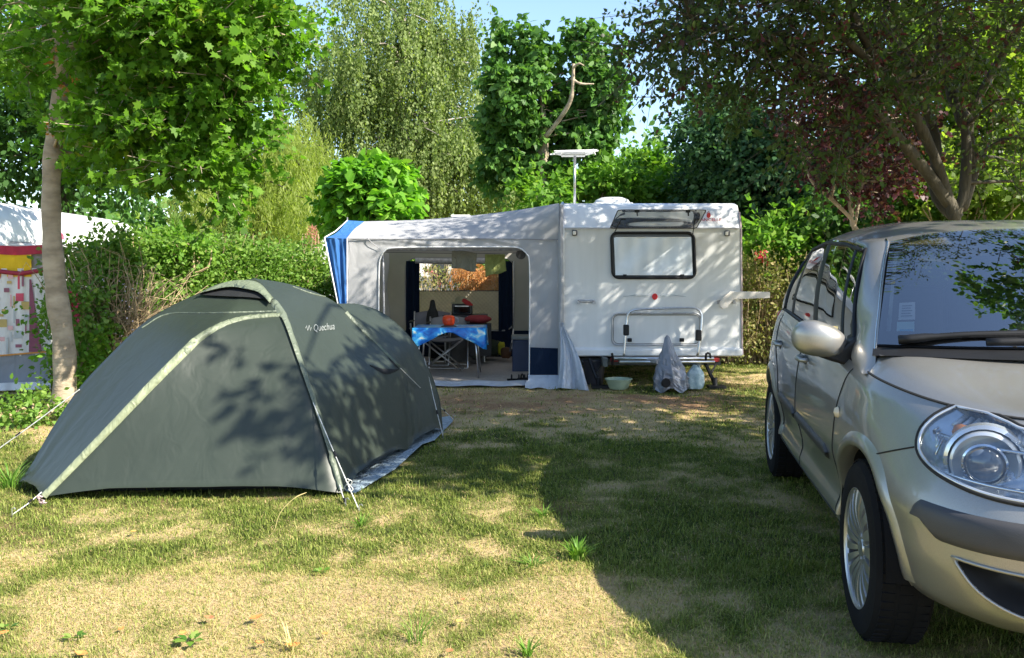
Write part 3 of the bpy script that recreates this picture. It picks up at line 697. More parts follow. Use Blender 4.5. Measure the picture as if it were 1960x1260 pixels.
# chassis, drawbar, reflector pieces, corner steady, wheel
b = MB()
b.box((1.68, YW + 2.2, .28), (1.7, 4.0, .06)); b.box((1.1, YW + .9, .30), (.05, 2.2, .1)); b.box((2.2, YW + .9, .30), (.05, 2.2, .1))
b.box((1.68, YW + .25, .27), (1.75, .06, .09)); b.build('chassis', mat('chassis', (.10, .11, .10), .7, var=.3), cv)
b = MB(); b.tube([(1.25, YW + .3, .30), (1.68, YW - .48, .34)], .035, n=6); b.tube([(2.1, YW + .3, .30), (1.68, YW - .48, .34)], .035, n=6); b.build('drawbar', M['steel'], cv)
for u in (1176, 1370):
    b = MB(); b.box(W(u, 689, YW + .02), (.09, .03, .05)); b.build('reflector', mat('reflector_red', (.25, .02, .02), .3), cv, bevel=.006)
for x in (W(1352, 700, 10.55).x, .95):
    b = MB(); b.tube([(x - .02, 10.62, .32), (x + .075, 10.40, .04)], .022, n=6); b.tube([(x + .17, 10.66, .31), (x + .05, 10.5, .17)], .012, n=6)
    b.box((x + .085, 10.38, .018), (.20, .16, .03)); b.tube([(x + .075, 10.40, .02), (x + .07, 10.41, .12)], .03, n=8); b.build('corner_steady', M['black'], cv)
for x in (car_x0 + .16, car_x1 - .2):
    b = MB(); b.lathe([(.0, -.09), (.2, -.09), (.29, -.08), (.31, -.05), (.31, .05), (.29, .08), (.2, .09), (0, .09)], (x, YW + 2.3, .31), n=28, axis='X'); b.build('wheel', M['rubber'], cv, smooth=True, auto=40)
# antenna on mast
ant = thing('television_antenna', 'flat white television antenna on a thin mast above the caravan roof', 'antenna', (W(1100, 388, 11.5).x, 11.5, zr))
xa = W(1100, 388, 11.5).x; za = W(1100, 298, 11.5).z
b = MB(); b.tube([(xa, 11.5, zr - .02), (xa, 11.5, za)], .016, n=8); b.build('mast', M['alu'], ant, smooth=True)
b = MB(); b.box((xa - .02, 11.5, za + .01), (.30, .16, .035)); b.lathe([(0, 0), (.2, .01), (.27, .03), (.2, .055), (0, .06)], (xa - .02, 11.5, za), n=20, sy=.6); b.build('antenna_head', M['white_plain'], ant)
b = MB()
for i in range(6):
    dx = -.28 + .10 * i; b.tube([(xa + dx, 11.35, za + .0 + .012 * i), (xa + dx + .06, 11.7, za + .04)], .007, n=5)
b.tube([(xa - .32, 11.48, za + .01), (xa + .30, 11.5, za + .06)], .009, n=5); b.tube([(xa - .27, 11.44, za + .05), (xa + .28, 11.44, za + .065)], .006, n=5); b.build('antenna_element', M['white_plain'], ant)

# cover over the hitch: a crumpled grey plastic bag, tied at the top
bagm = mat('bag_grey_plastic', (.17, .18, .21), .28, var=.15, scale=6, spec=.7)
b = MB(); cx, cy = W(1278, 700, 10.15).x, 10.15; rows = []
zt_, n_ = W(1276, 642, 10.15).z, 34
for i in range(26):
    t = i / 25; z = zt_ - (zt_ - .02) * t; row = []
    wr_ = np.interp(t, [0, .04, .3, .62, .8, 1], [.010, .030, .085, .17, .20, .205]); wl_ = np.interp(t, [0, .04, .3, .62, .8, 1], [.010, .028, .075, .145, .175, .185])
    for j in range(n_ + 1):
        a = 2 * pi * j / n_; ca, sa = cos(a), sin(a)
        f = 1 + .16 * t ** .3 * abs(mnoise.noise(Vector((ca * 2.6, sa * 2.6, t * 2)))) * 2.2 + .10 * abs(mnoise.noise(Vector((ca * 4, sa * 4, t * 7 + 3)))) * 2 - .12
        row.append(Vector((cx + (wr_ if ca > 0 else wl_) * ca * f - .01 + .03 * t, cy + .8 * wl_ * sa * f, z - .03 * t * sin(a * 5))))
    rows.append(row)
b.grid(rows)
tag(b.build('hitch_cover', bagm, weld=True), 'crumpled dark grey plastic cover tied over the caravan hitch', 'cover')
b = MB(); b.lathe([(0, -.025), (.045, -.025), (.055, .0), (.045, .025), (.0, .025)], W(1275, 733, 9.96), n=20, axis='Y')
tag(b.build('jockey_wheel', M['black'], smooth=False), 'small black jockey wheel showing under the grey hitch cover', 'jockey wheel')
# white plastic bag leaning beside it
b = MB(); P0 = [W(1313, 740, 10.3), W(1345, 740, 10.3), W(1346, 708, 10.35), W(1342, 699, 10.38), W(1322, 702, 10.36), W(1312, 718, 10.32)]; rows = []
for i in range(12):
    t = i / 11; row = []
    for j in range(25):
        a = 2 * pi * j / 24; rx = np.interp(t, [0, .15, .7, 1], [.10, .11, .095, .04]); 
        row.append(Vector((W(1329, 720, 10.3).x + rx * cos(a) * (1 + .12 * sin(a * 3 + t * 5)) + .02 * t, 10.32 + .6 * rx * sin(a) * (1 + .15 * sin(a * 5 + 3 * t)), .005 + .265 * t + .015 * sin(a * 3 + 1) * t)))
    rows.append(row)
b.grid(rows); b.poly(rows[-1][:-1])
tag(b.build('plastic_bag', mat('bag_white', (.52, .62, .64), .4, col2=(.30, .42, .45), scale=22, bump=.5, bscale=24), smooth=True), 'pale bluish white plastic bag standing between the hitch cover and the corner steady', 'bag')
# bucket and wash basin
bk = thing('bucket', 'black plastic bucket in the shade beside the awning skirt', 'bucket', (W(1137, 735, 10.75).x, 10.75, 0)); c = bk.location
b = MB(); b.lathe([(0, .005), (.105, .005), (.14, .285), (.150, .29), (.150, .31), (.135, .31), (.10, .03), (0, .03)], c, n=28); b.build('bucket_body', mat('bucket_black', (.035, .035, .045), .4), bk, smooth=True, auto=40)
b = MB(); b.tube([c + Vector((.15 * cos(a), -.02 - .03 * sin(a), .30 - .06 * sin(a))) for a in np.linspace(0, pi, 16)], .004, n=5); b.build('handle', M['steel'], bk)
ba = W(1184, 738, 10.28); b = MB(); b.lathe([(0, .006), (.10, .006), (.112, .02), (.150, .115), (.162, .118), (.164, .126), (.148, .127), (.108, .03), (0, .02)], (ba.x, 10.28, 0), n=32)
tag(b.build('washing_up_basin', mat('basin_green', (.42, .50, .36), .45, trans=.15), smooth=True, auto=40), 'pale green round wash basin on the grass under the bicycle rack', 'basin')
# the white board jutting past the right edge
b = MB(); P = [(1474, 559), (1474, 571), (1404, 573), (1399, 580), (1392, 590), (1383, 592), (1377, 586), (1378, 577), (1388, 566), (1398, 558)]
b.slab([W(u, v, 10.50) for u, v in P], (0, .022, 0)); tag(b.build('wooden_board', mat('board_white', (.62, .58, .52), .6, var=.08), bevel=.004), 'white paddle-shaped board sticking out past the right edge of the caravan', 'board')

# ------------------------------------------------------------ awning
AWf = fabric('awning_grey', (.42, .425, .44), .8, trans=.24, wr=.35, scale=5, spec=.2)
AWi = fabric('awning_rear_grey', (.46, .44, .40), .85, trans=.38, wr=.3, scale=5, spec=.15)
AWb = fabric('awning_blue', (.035, .13, .36), .7, trans=.15, wr=.6, scale=9, spec=.25, stretch=(2.2, 2.2, .35))
AWn = fabric('awning_navy', (.006, .016, .040), .85, trans=.04, wr=.4, scale=9, spec=.2)
PIP = mat('piping_white', (.7, .7, .7), .6, var=.03)
SKT = fabric('awning_skirt', (.50, .54, .60), .4, trans=.1, wr=.7, scale=12, spec=.5)
aw = thing('awning', 'large grey and blue fabric awning pitched on the left side of the caravan', 'awning', (-.7, 12.2, 0))
YA, YB = YW - .02, 14.0
def AP(u, v, off=0): return W(u, v, YA - off)
# near wall with rounded opening
inner = [(727, 742), (725, 640), (725, 560), (726, 508), (729, 492), (737, 480), (750, 475), (800, 473.5), (870, 473), (940, 473), (985, 473.5), (998, 477), (1008, 486), (1013, 500), (1014, 560), (1013.5, 640), (1013, 742)]
outer = [(664, 742), (664, 640), (663, 560), (663, 508), (663, 480), (663, 462), (690, 457), (800, 457), (870, 457), (940, 457), (1000, 457), (1040, 458), (1066, 459), (1069, 500), (1070, 560), (1071, 640), (1071, 742)]
I_ = resample([Vector((a, b_, 0)) for a, b_ in inner], 90); O_ = resample([Vector((a, b_, 0)) for a, b_ in outer], 90)
rows = []
for s in np.linspace(0, 1, 8):
    row = []
    for i in range(90):
        q = I_[i].lerp(O_[i], s); yo = .012 * sin(i * .33 + s * 3) * s * (1 - s) * 4 + .006 * sin(i * 1.1 + s * 8)
        row.append(AP(q.x, q.y, yo))
    rows.append(row)
b = MB(); b.grid(rows); b.build('front_wall', AWf, aw, smooth=True)
b = MB(); b.tube([AP(p.x, p.y, .012) for p in I_], .008, n=6); b.build('piping', PIP, aw, smooth=True)
# roof slope facing the lawn: eave seam up to the ridge line
ev = resample([Vector((663, 457, 0)), Vector((800, 457.5, 0)), Vector((930, 457, 0)), Vector((1069, 459, 0))], 50)
rd = resample([Vector((697, 424, 0)), Vector((800, 421, 0)), Vector((900, 413, 0)), Vector((970, 405, 0)), Vector((1030, 396, 0)), Vector((1070, 389, 0))], 50)
def ridge(i): y = 11.5 - .95 * (i / 49) ** 2.5; return W(rd[i].x, rd[i].y, y)
rows = []
for s in np.linspace(0, 1, 10):
    row = []
    for i in range(50):
        a = AP(ev[i].x, ev[i].y, .006); c = ridge(i); p = a.lerp(c, s); p.z += .035 * sin(pi * s) * (.5 + .9 * (i / 49)); p.y -= .05 * sin(pi * s) * (i / 49)
        p += Vector((0, 0, .007 * sin(i * .9 + s * 5) * (1 - s) * s * 4)); row.append(p)
    rows.append(row)
# back part of the roof
for s in (.3, .65, 1):
    rows.append([ridge(i).lerp(Vector((ridge(i).x * 1.0, YB, 1.80 + .45 * (i / 49))), s) + Vector((0, 0, -.04 * sin(pi * s))) for i in range(50)])
b = MB(); b.grid(rows); b.build('roof', AWf, aw, smooth=True)
b = MB(); b.tube([AP(p.x, p.y, .014) for p in ev], .004, n=4); b.tube([AP(703, 456, .018), AP(712, 465, .02), AP(727, 477, .02)], .004, n=4); b.build('seam', mat('seam_dark', (.25, .25, .27), .8), aw)
# blue corner: roof triangle and hanging gusset
b = MB(); e0, e1, e2, e3 = W(621, 455, YA - .05), AP(664, 457.5, .004), ridge(0), W(665, 422, 11.35)
rows = [[bil([e0, e1, e2, e3], s, t) + Vector((0, 0, -.05 * sin(pi * t))) for s in np.linspace(0, 1, 10)] for t in np.linspace(0, 1, 10)]
b.grid(rows); b.build('corner_roof', AWb, aw, smooth=True)
b = MB(); rows = []
for t in np.linspace(0, 1, 26):
    a = Vector((621, 456, 0)).lerp(Vector((661, 655, 0)), t); c = Vector((664, 457, 0)).lerp(Vector((664, 655, 0)), t)
    rows.append([W(a.x + (c.x - a.x) * s, a.y + (c.y - a.y) * s, YA - .03 + .02 * sin(s * 11 + t * 3) * (1 - .6 * t) + .008 * sin(s * 23 - 2 * t)) for s in np.linspace(0, 1, 40)])
b.grid(rows); b.build('corner_gusset', AWb, aw, smooth=True)
b = MB(); b.tube([W(621, 455, YA - .06), W(641, 555, YA - .05), W(661, 655, YA - .05)], .008, n=6); b.tube([W(621, 455, YA - .06), W(642, 443, 10.9), W(665, 422, 11.35)], .007, n=6); b.tube([AP(664, 457, .014), AP(664, 742, .014)], .005, n=5); b.build('piping', PIP, aw, smooth=True)
b = MB(); b.tube([W(665, 424, 11.35), W(665, 416, 11.35)], .008, n=6); b.build('pole_tip', M['steel'], aw)
# column near the caravan rail, with the fold-over flap at its foot
b = MB(); rows = []
for t in np.linspace(0, 1, 30):
    v = 392 + (742 - 392) * t; row = []
    for s in np.linspace(0, 1, 10):
        u = 1068 + (1079 - 1068) * s; y = np.interp(v, [392, 460, 742], [10.62, YA - .03, YA - .04]); row.append(W(u, v, y - .035 * sin(pi * s) - .01 * sin(t * 12 + s * 3)))
    rows.append(row)
b.grid(rows); b.build('rail_flap', AWf, aw, smooth=True)
b = MB(); rows = []
for t in np.linspace(0, 1, 24):
    v = 617 + (748 - 617) * t; row = []
    for s in np.linspace(0, 1, 22):
        l_, r_ = 1070, np.interp(t, [0, .1, .5, 1], [1078, 1081, 1105, 1130]); u = l_ + (r_ - l_) * s + 3 * sin(t * 4)
        row.append(W(u, v - (6 * (1 - s) if t > .9 else 0), YA - .06 - .22 * t - .07 * t * sin(s * 9) - .015 * sin(s * 25 + t * 4)))
    rows.append(row)
b.grid(rows); b.build('rail_flap', SKT, aw, smooth=True)
# navy band and pale skirt on the near wall
b = MB(); b.poly([AP(1015, 665, .02), AP(1071, 667, .02), AP(1071, 718, .02), AP(1014, 719, .02)]); b.build('navy_band', AWn, aw)
b = MB(); rows = [[W(1007 + 66 * s + (4 if t < .5 else -2 * t), 718 + 24 * t + 3 * s * t + 1.5 * sin(s * 11) * t, YA - .03 - .16 * t - .02 * sin(s * 9) * t) for s in np.linspace(0, 1, 20)] for t in np.linspace(0, 1, 8)]
b.grid(rows); b.build('skirt', SKT, aw, smooth=True)
# outer side wall (left) with its navy foot, seen only from inside through the opening
xl = AP(668, 600).x
b = MB(); rows = [[Vector((xl + .02 * sin(t * 9), YA + (YB - YA) * s, .42 + (1.74 - .42) * t + .02 * sin(s * 12) * t)) for s in np.linspace(0, 1, 30)] for t in np.linspace(0, 1, 12)]; b.grid(rows); b.build('side_wall', AWi, aw, smooth=True)
b = MB(); b.grid([[Vector((xl, YA + .02, .0)), Vector((xl, YB, .0))], [Vector((xl, YA + .02, .42)), Vector((xl, YB, .42))]]); b.build('side_foot', AWn, aw)
# rear wall with the big window opening
def BP(u, v, off=0): return W(u, v, YB - off)
inb = rrect(776, 984, 494, 633, 20, 6); inb = inb + inb[:1]
x0, x1 = 640, 1075; n_ = len(inb)
def boxpt(u, v):
    cx_, cy_ = 880, 563; dx, dy = u - cx_, v - cy_; s = min((x1 - cx_ if dx > 0 else cx_ - x0) / max(1e-6, abs(dx)), (648 - cy_ if dy > 0 else cy_ - 462) / max(1e-6, abs(dy))); return (cx_ + dx * s, cy_ + dy * s)
rows = []
for s in (0, .25, .5, .75, 1):
    rows.append([BP(u + (boxpt(u, v)[0] - u) * s, v + (boxpt(u, v)[1] - v) * s, .012 * sin(u * .09 + v * .05) * s) for u, v in inb])
b = MB(); b.grid(rows); b.poly([BP(640, 461), BP(1075, 461), BP(1075, 448), BP(640, 448)]); b.poly([BP(640, 461), BP(660, 461), BP(660, 648), BP(640, 648)]); b.build('rear_wall', AWi, aw, smooth=True)
b = MB(); b.poly([BP(640, 633, .01), BP(1075, 633, .01), BP(1075, 690, .01), BP(640, 690, .01)]); b.build('rear_foot', AWn, aw)
b = MB(); b.tube([BP(u, v, .02) for u, v in inb[:-1]], .010, n=6, closed=True); rw = b.build('rear_window', mat('rear_piping', (.36, .36, .36), .7), aw)
# curtains at both sides, film above, quilted thermal panel below
for u0, u1 in ((777, 803), (954, 983)):
    b = MB(); rows = [[BP(u0 + (u1 - u0) * s, v, .03 + .02 * sin(s * 14)) for s in np.linspace(0, 1, 20)] for v in (500, 560, 634)]; b.grid(rows); b.build('curtain', AWn, rw, smooth=True)
qm = mat('quilted_foil', (.72, .64, .50), .45, metal=.1, var=.06, trans=.6)
t_ = qm.node_tree; N = t_.nodes; L = t_.links
tc = N.new('ShaderNodeTexCoord'); mp = N.new('ShaderNodeMapping'); mp.inputs['Scale'].default_value = (22, 22, 22); mp.inputs['Rotation'].default_value = (0, radians(45), 0); L.new(tc.outputs['Object'], mp.inputs[0])
vo = N.new('ShaderNodeTexVoronoi'); vo.inputs['Randomness'].default_value = .05; vo.inputs['Scale'].default_value = 1; L.new(mp.outputs[0], vo.inputs['Vector'])
bp_ = N.new('ShaderNodeBump'); bp_.inputs['Distance'].default_value = .05; bp_.inputs['Strength'].default_value = .9; L.new(vo.outputs['Distance'], bp_.inputs['Height']); L.new(bp_.outputs[0], N['Principled BSDF'].inputs['Normal'])
cr = N.new('ShaderNodeMixRGB'); cr.blend_type = 'MULTIPLY'; cr.inputs[0].default_value = .5
for l in list(t_.links):
    if l.to_socket == N['Principled BSDF'].inputs['Base Color']: L.new(l.from_socket, cr.inputs[1])
L.new(vo.outputs['Distance'], cr.inputs[2]); L.new(cr.outputs[0], N['Principled BSDF'].inputs['Base Color'])
b = MB(); b.grid([[BP(u, v, .02) for u in np.linspace(801, 956, 10)] for v in (557, 595, 631)]); b.build('thermal_panel', qm, rw)
b = MB(); b.tube([BP(801, 557, .025), BP(956, 557, .025)], .007, n=5); b.build('panel_edge', M['darkgrey'], rw)
b = MB(); b.grid([[BP(u, v, .015) for u in (801, 956)] for v in (496, 558)]); b.build('window_film', glassmat('pvc_film', (.93, .93, .90), refl=.02, rough=.02, edge=.3), rw)
b = MB(); b.tube([BP(795 + 160 * t, 499 + 1.5 * sin(pi * t), .10) for t in np.linspace(0, 1, 12)], .045, n=10); b.build('rolled_blind', mat('rolled_white', (.6, .6, .6), .5, var=.2, scale=20), rw, smooth=True)
# inside poles
b = MB(); b.tube([W(732, 478, YA + .12), W(1012, 478, YA + .14)], .014, n=8); b.build('frame_pole', M['steel'], aw)
b = MB(); b.tube([W(733, 478, YA + .10), W(737, 738, YA + .10)], .014, n=8); b.build('frame_pole', M['steel'], aw)
b = MB(); b.tube([W(983, 500, 13.6), W(983, 630, 13.6), W(979, 668, 13.3)], .012, n=8); b.build('frame_pole', M['alu'], aw)
# eave valance seen inside above the rear window
b = MB(); b.grid([[W(u, v, 13.0) for u in (700, 1070)] for v in (455, 484)]); b.build('inner_valance', AWi, aw)
# groundsheet
b = MB(); zf = .016
rows = [[Vector((x, y, zf + .004 * sin(x * 7 + y * 9))) for x in np.linspace(-1.9, .56, 40)] for y in np.linspace(10.62, 14.0, 40)]; b.grid(rows)
tag(b.build('floor_mat', mat('mat_woven', (.38, .34, .30), .9, var=.12, scale=30, bump=.4, bscale=90), smooth=True), 'grey-beige woven mat covering the floor of the awning', 'mat')
b = MB(); b.grid([[Vector((x, y, .02 + .006 * sin(x * 11) + (.02 if y > 10.6 else -.008))) for x in np.linspace(-1.75, .3, 50)] for y in (10.5, 10.56, 10.64, 10.78)])
tag(b.build('sill_strip', SKT, smooth=True), 'pale grey fabric strip along the threshold of the awning', 'groundsheet')
# ------------------------------------------------------------ things inside the awning
tb_ = thing('folding_table', 'folding camping table under the blue tablecloth in the awning', 'table', (-.83, 11.4, 0))
zt0 = .655
cor = [W(790, 627, 11.15), W(928, 627, 11.15)]; xl_, xr2 = cor[0].x, cor[1].x
b = MB(); b.box(((xl_ + xr2) / 2, 11.5, zt0 - .015), (xr2 - xl_ - .04, .66, .02)); b.build('tabletop', M['darkgrey'], tb_)
for sx, sy in ((0, 0), (1, 0), (0, 1), (1, 1)):
    x = xl_ + .09 if sx == 0 else xr2 - .13; y = 11.2 if sy == 0 else 11.8
    b = MB(); b.tube([(x, y, zt0 - .03), (x + (.05 if sx else -.05), y - (.03 if sy == 0 else -.03), .02)], .012, n=8); b.build('leg', M['alu'], tb_, smooth=True)
clm, t, bs = newmat('cloth_blue_print'); N = t.nodes; L = t.links
tc = N.new('ShaderNodeTexCoord'); n = N.new('ShaderNodeTexVoronoi'); n.inputs['Scale'].default_value = 11; L.new(tc.outputs['Object'], n.inputs['Vector'])
n3 = N.new('ShaderNodeTexNoise'); n3.inputs['Scale'].default_value = 7; n3.inputs['Distortion'].default_value = 1.2; L.new(tc.outputs['Object'], n3.inputs[0])
r = N.new('ShaderNodeValToRGB'); e = r.color_ramp.elements; e[0].color = (.01, .10, .50, 1); e[0].position = .3; e[1].color = (.9, .65, .08, 1); e[1].position = .78
for p, c in ((.48, (.02, .28, .80)), (.57, (.10, .55, .90)), (.66, (.75, .85, .85))): x = e.new(p); x.color = (*c, 1)
L.new(n3.outputs[0], r.inputs[0]); L.new(r.outputs[0], bs.inputs['Base Color']); bs.inputs['Roughness'].default_value = .35
b = MB(); rows = []; cx, cy, hx, hy = (xl_ + xr2) / 2, 11.5, (xr2 - xl_) / 2, .34; ring = rrect(-hx, hx, -hy, hy, .04, 4)
nR = 96; rp = resample([Vector((x, y, 0)) for x, y in ring + ring[:1]], nR + 1)[:-1]
for lev in (0, .5, .9, 1):
    rows.append([Vector((cx + p.x * lev, cy + p.y * lev, zt0 + .002)) for p in rp])
for d in (.25, .5, .75, 1):
    row = []
    for k, p in enumerate(rp):
        cornr = min(abs(abs(p.x) - hx) + abs(abs(p.y) - hy), 1); drop = .055 + .22 * max(0, 1 - cornr / .42) ** 1.1
        o = 1 + .03 * d; row.append(Vector((cx + p.x * o + .008 * sin(k * .9) * d, cy + p.y * (1 + .05 * d) + .01 * sin(k * .9) * d, zt0 - drop * d)))
    rows.append(row)
rows = [r_ + r_[:1] for r_ in rows]; b.grid(rows)
tag(b.build('tablecloth', clm, smooth=True, solid=.003, weld=True), 'bright blue patterned tablecloth with hanging corners in the awning', 'tablecloth')
# orange pot on a dark stand
pt = thing('orange_pot', 'glossy orange pot standing on the blue tablecloth', 'pot', (W(859, 620, 11.4).x, 11.4, zt0)); c = pt.location
b = MB(); b.lathe([(0, .02), (.06, .02), (.078, .05), (.083, .09), (.078, .125), (.06, .145), (.03, .152), (0, .153)], c, n=24); b.build('pot_body', mat('pot_orange', (.80, .07, .012), .3, var=.1), pt, smooth=True)
b = MB(); b.lathe([(0, 0), (.10, 0), (.10, .012), (.06, .022), (0, .022)], c + Vector((0, 0, .003)), n=24); b.build('pot_base', M['darkgrey'], pt)
b = MB(); b.tube([c + Vector((.083, 0, .12)), c + Vector((.12, 0, .11)), c + Vector((.12, 0, .06)), c + Vector((.082, 0, .055))], .006, n=6); b.build('handle', M['steel'], pt)
# folding stool/chair with crossed legs under the table
fabg = fabric('chair_grey', (.20, .20, .22), .8, trans=.1, wr=.3)
fc = thing('folding_chair', 'grey folding chair with crossed tube legs seen under the blue table', 'folding chair', (-.95, 12.1, 0))
def L3(pts, r=.011, n=8): b = MB(); b.tube(pts, r, n=n); return b
zs = .45
b = MB(); b.grid([[Vector((x, y, zs - .03 * sin(pi * (x + 1.19) / .55))) for x in np.linspace(-1.20, -.66, 10)] for y in (11.9, 12.1, 12.35)]); b.build('seat', fabg, fc, smooth=True, solid=.01)
for y in (11.9, 12.36):
    for s in (1, -1):
        a = Vector((-1.22 if s > 0 else -.66, y, zs)); c = Vector((-.68 if s > 0 else -1.22, y, .02)); L3([a, c]).build('leg', M['alu'], fc, smooth=True)
L3([(-.68, 11.9, .03), (-.68, 12.36, .03)]).build('leg_foot', M['alu'], fc); L3([(-1.22, 11.9, .03), (-1.22, 12.36, .03)]).build('leg_foot', M['alu'], fc)
def armchair(cx, cy, label, rz=0, fb=fabg, bh=.30):
    t = thing('camping_chair', label, 'camping chair', (cx, cy, 0), 'camping chairs in the awning', rz)
    c = Vector((cx, cy, 0)); A = lambda x, y, z: Matrix.Rotation(rz, 3, 'Z') @ Vector((x, y, 0)) + c + Vector((0, 0, z))
    b = MB(); b.grid([[A(x, y, .43 - .03 * sin(pi * (x + .25) / .5)) for x in np.linspace(-.25, .25, 8)] for y in (-.22, 0, .22)]); b.build('seat', fb, t, smooth=True, solid=.008)
    b = MB(); b.grid([[A(x, .24 + .10 * k + .04 * sin(pi * (x + .26) / .52), .46 + bh * k + (.02 * cos(x * 9))) for x in np.linspace(-.26, .26, 10)] for k in (0, .33, .66, 1)]); b.build('backrest', fb, t, smooth=True, solid=.008)
    for s in (-1, 1):
        b = MB(); b.tube([A(s * .27, -.25, .02), A(s * .27, .24, .44), A(s * .27, .33, .47 + bh)], .011, n=8); b.build('side_frame', M['alu'], t, smooth=True)
        b = MB(); b.tube([A(s * .27, .27, .02), A(s * .27, -.22, .62)], .011, n=8); b.build('leg', M['alu'], t, smooth=True)
        b = MB(); b.box(A(s * .28, -.0, .64), (.05, .42, .02), rz=rz); b.build('armrest', M['black'], t, bevel=.006)
    b = MB(); b.tube([A(-.27, -.25, .02), A(.27, -.25, .02)], .010, n=6); b.tube([A(-.27, .27, .02), A(.27, .27, .02)], .010, n=6); b.build('foot_bar', M['alu'], t)
    return t
armchair(W(825, 620, 12.95).x, 12.9, 'grey camping chair behind the table with a dark garment on its back', 0)
armchair(W(861, 640, 12.8).x, 12.55, 'camping chair directly behind the blue table under the oven', .05, fabric('chair_pale', (.30, .30, .30), .8, trans=.1), .24)
b = MB(); gx_ = W(828, 600, 12.9)
b.grid([[W(828 + dx * (1 + .1 * sin(v)), v, 12.95 - .06 * cos(dx * .25)) for dx in np.linspace(-w_, w_, 9)] for v, w_ in ((574, .6), (577, 3), (583, 4), (590, 5), (598, 8), (612, 10), (628, 9), (640, 7))]); tag(b.build('jacket', fabric('jacket_dark', (.05, .05, .045), .9, wr=.8, scale=16), smooth=True, solid=.03), 'dark garment hanging over the grey camping chair with a pointed top', 'jacket')
# cabinet with small oven, hat and cushion
kc = thing('camping_cabinet', 'grey camping kitchen cabinet under the black oven', 'cabinet', (W(890, 625, 13.2).x, 13.3, 0)); cx = kc.location.x; zo = W(890, 604, 13.1).z
b = MB(); b.box((cx, 13.35, zo / 2), (.62, .4, zo)); b.build('cabinet_body', mat('cabinet_cloth', (.16, .16, .16), .8, var=.15), kc, bevel=.01)
b = MB(); b.box((cx, 13.33, zo - .012), (.66, .44, .03)); b.build('cabinet_top', M['darkgrey'], kc)
for s in (-1, 1): b = MB(); b.tube([(cx + s * .29, 13.13, 0), (cx + s * .29, 13.13, zo)], .012, n=6); b.build('frame_tube', M['alu'], kc)
ov = thing('mini_oven', 'small black oven with silver trim beneath the straw hat', 'oven', (W(884, 600, 13.1).x, 13.25, zo)); ox = ov.location.x; ho = W(884, 583, 13.1).z - zo
b = MB(); b.box((ox, 13.27, zo + ho / 2 + .008), (.30, .3, ho)); b.build('oven_body', mat('oven_black', (.03, .03, .03), .3), ov, bevel=.012)
b = MB(); b.box((ox, 13.115, zo + ho * .45), (.25, .012, ho * .6)); b.build('oven_door', mat('oven_glass', (.008, .008, .008), .08), ov)
b = MB(); b.tube([(ox - .10, 13.09, zo + ho * .84), (ox + .10, 13.09, zo + ho * .84)], .008, n=6); b.build('handle', M['alu'], ov)
ht = thing('sun_hat', 'olive sun hat lying on top of the black oven', 'hat', (ox - .02, 13.25, zo + ho)); c = ht.location + Vector((0, 0, .012))
b = MB(); b.lathe([(.0, .105), (.06, .10), (.085, .075), (.09, .02), (.15, .008), (.155, .0), (.09, .008)], c, n=28); b.build('hat_body', mat('straw_olive', (.30, .29, .18), .9, bump=.4), ht, smooth=True)
b = MB(); b.grid([[W(u, v, 13.05) for u in np.linspace(a, c_, 6)] for v, a, c_ in ((572, 886, 890), (577, 884, 899), (582, 890, 904), (585, 896, 906))]); tag(b.build('red_scarf', mat('scarf_red', (.45, .03, .03), .8), solid=.02), 'small red cloth draped over the oven corner beside the hat', 'cloth')
b = MB(); c = W(915, 611, 12.9); b.lathe([(0, -.06), (.12, -.055), (.19, -.02), (.20, 0), (.19, .02), (.12, .055), (0, .06)], c, n=24, sy=.7)
o = b.build('cushion', fabric('cushion_red', (.34, .045, .05), .85, wr=.8, scale=12), smooth=True); tag(o, 'dark red cushion lying right of the black oven', 'cushion')
b = MB(); b.box(c + Vector((.02, .04, -.30)), (.34, .28, .46)); tag(b.build('storage_box', mat('box_dark', (.05, .05, .05), .8)), 'dark box carrying the red cushion', 'box')
# cool box by the caravan door
cb = thing('cool_box', 'navy cool box with grey lid standing at the right of the awning opening', 'cool box', (W(1003, 680, 12.0).x, 12.1, 0)); cx = cb.location.x; zcb = W(1003, 650, 12.0).z
b = MB(); b.box((cx, 12.1, zcb / 2), (.32, .36, zcb)); b.build('box_body', mat('coolbox_navy', (.02, .035, .09), .45), cb, bevel=.02)
b = MB(); b.box((cx, 12.1, zcb + .025), (.34, .38, .05)); b.build('lid', mat('coolbox_grey', (.22, .23, .22), .5), cb, bevel=.015)
b = MB(); b.tube([(cx - .17, 12.0, zcb - .06), (cx - .19, 12.0, zcb - .16), (cx - .19, 12.2, zcb - .16), (cx - .17, 12.2, zcb - .06)], .01, n=6); b.build('handle', M['darkgrey'], cb)
# sandals
sh = thing('sandal', 'black sandal lying at the right foot of the awning opening', 'sandal', (W(990, 722, 10.9).x, 10.92, .022), 'black sandals at the threshold'); c = sh.location
b = MB(); so = [(-.04, -.12), (.03, -.13), (.045, -.04), (.035, .06), (.045, .12), (0, .15), (-.04, .11), (-.035, 0)]; b.slab([c + Vector((y, x, 0)) for x, y in so], (0, 0, .022)); b.build('sole', M['rubber'], sh, bevel=.005)
for k in (-.07, .02, .09): b = MB(); b.tube([c + Vector((k, .045 * cos(a), .02 + .05 * sin(a))) for a in np.linspace(0, pi, 9)], .011, n=5); b.build('strap', M['black'], sh, smooth=True)
s2 = dup(sh, c + Vector((.13, .12, .0)), 'black sandal partly behind the awning wall, right of the other', .35)
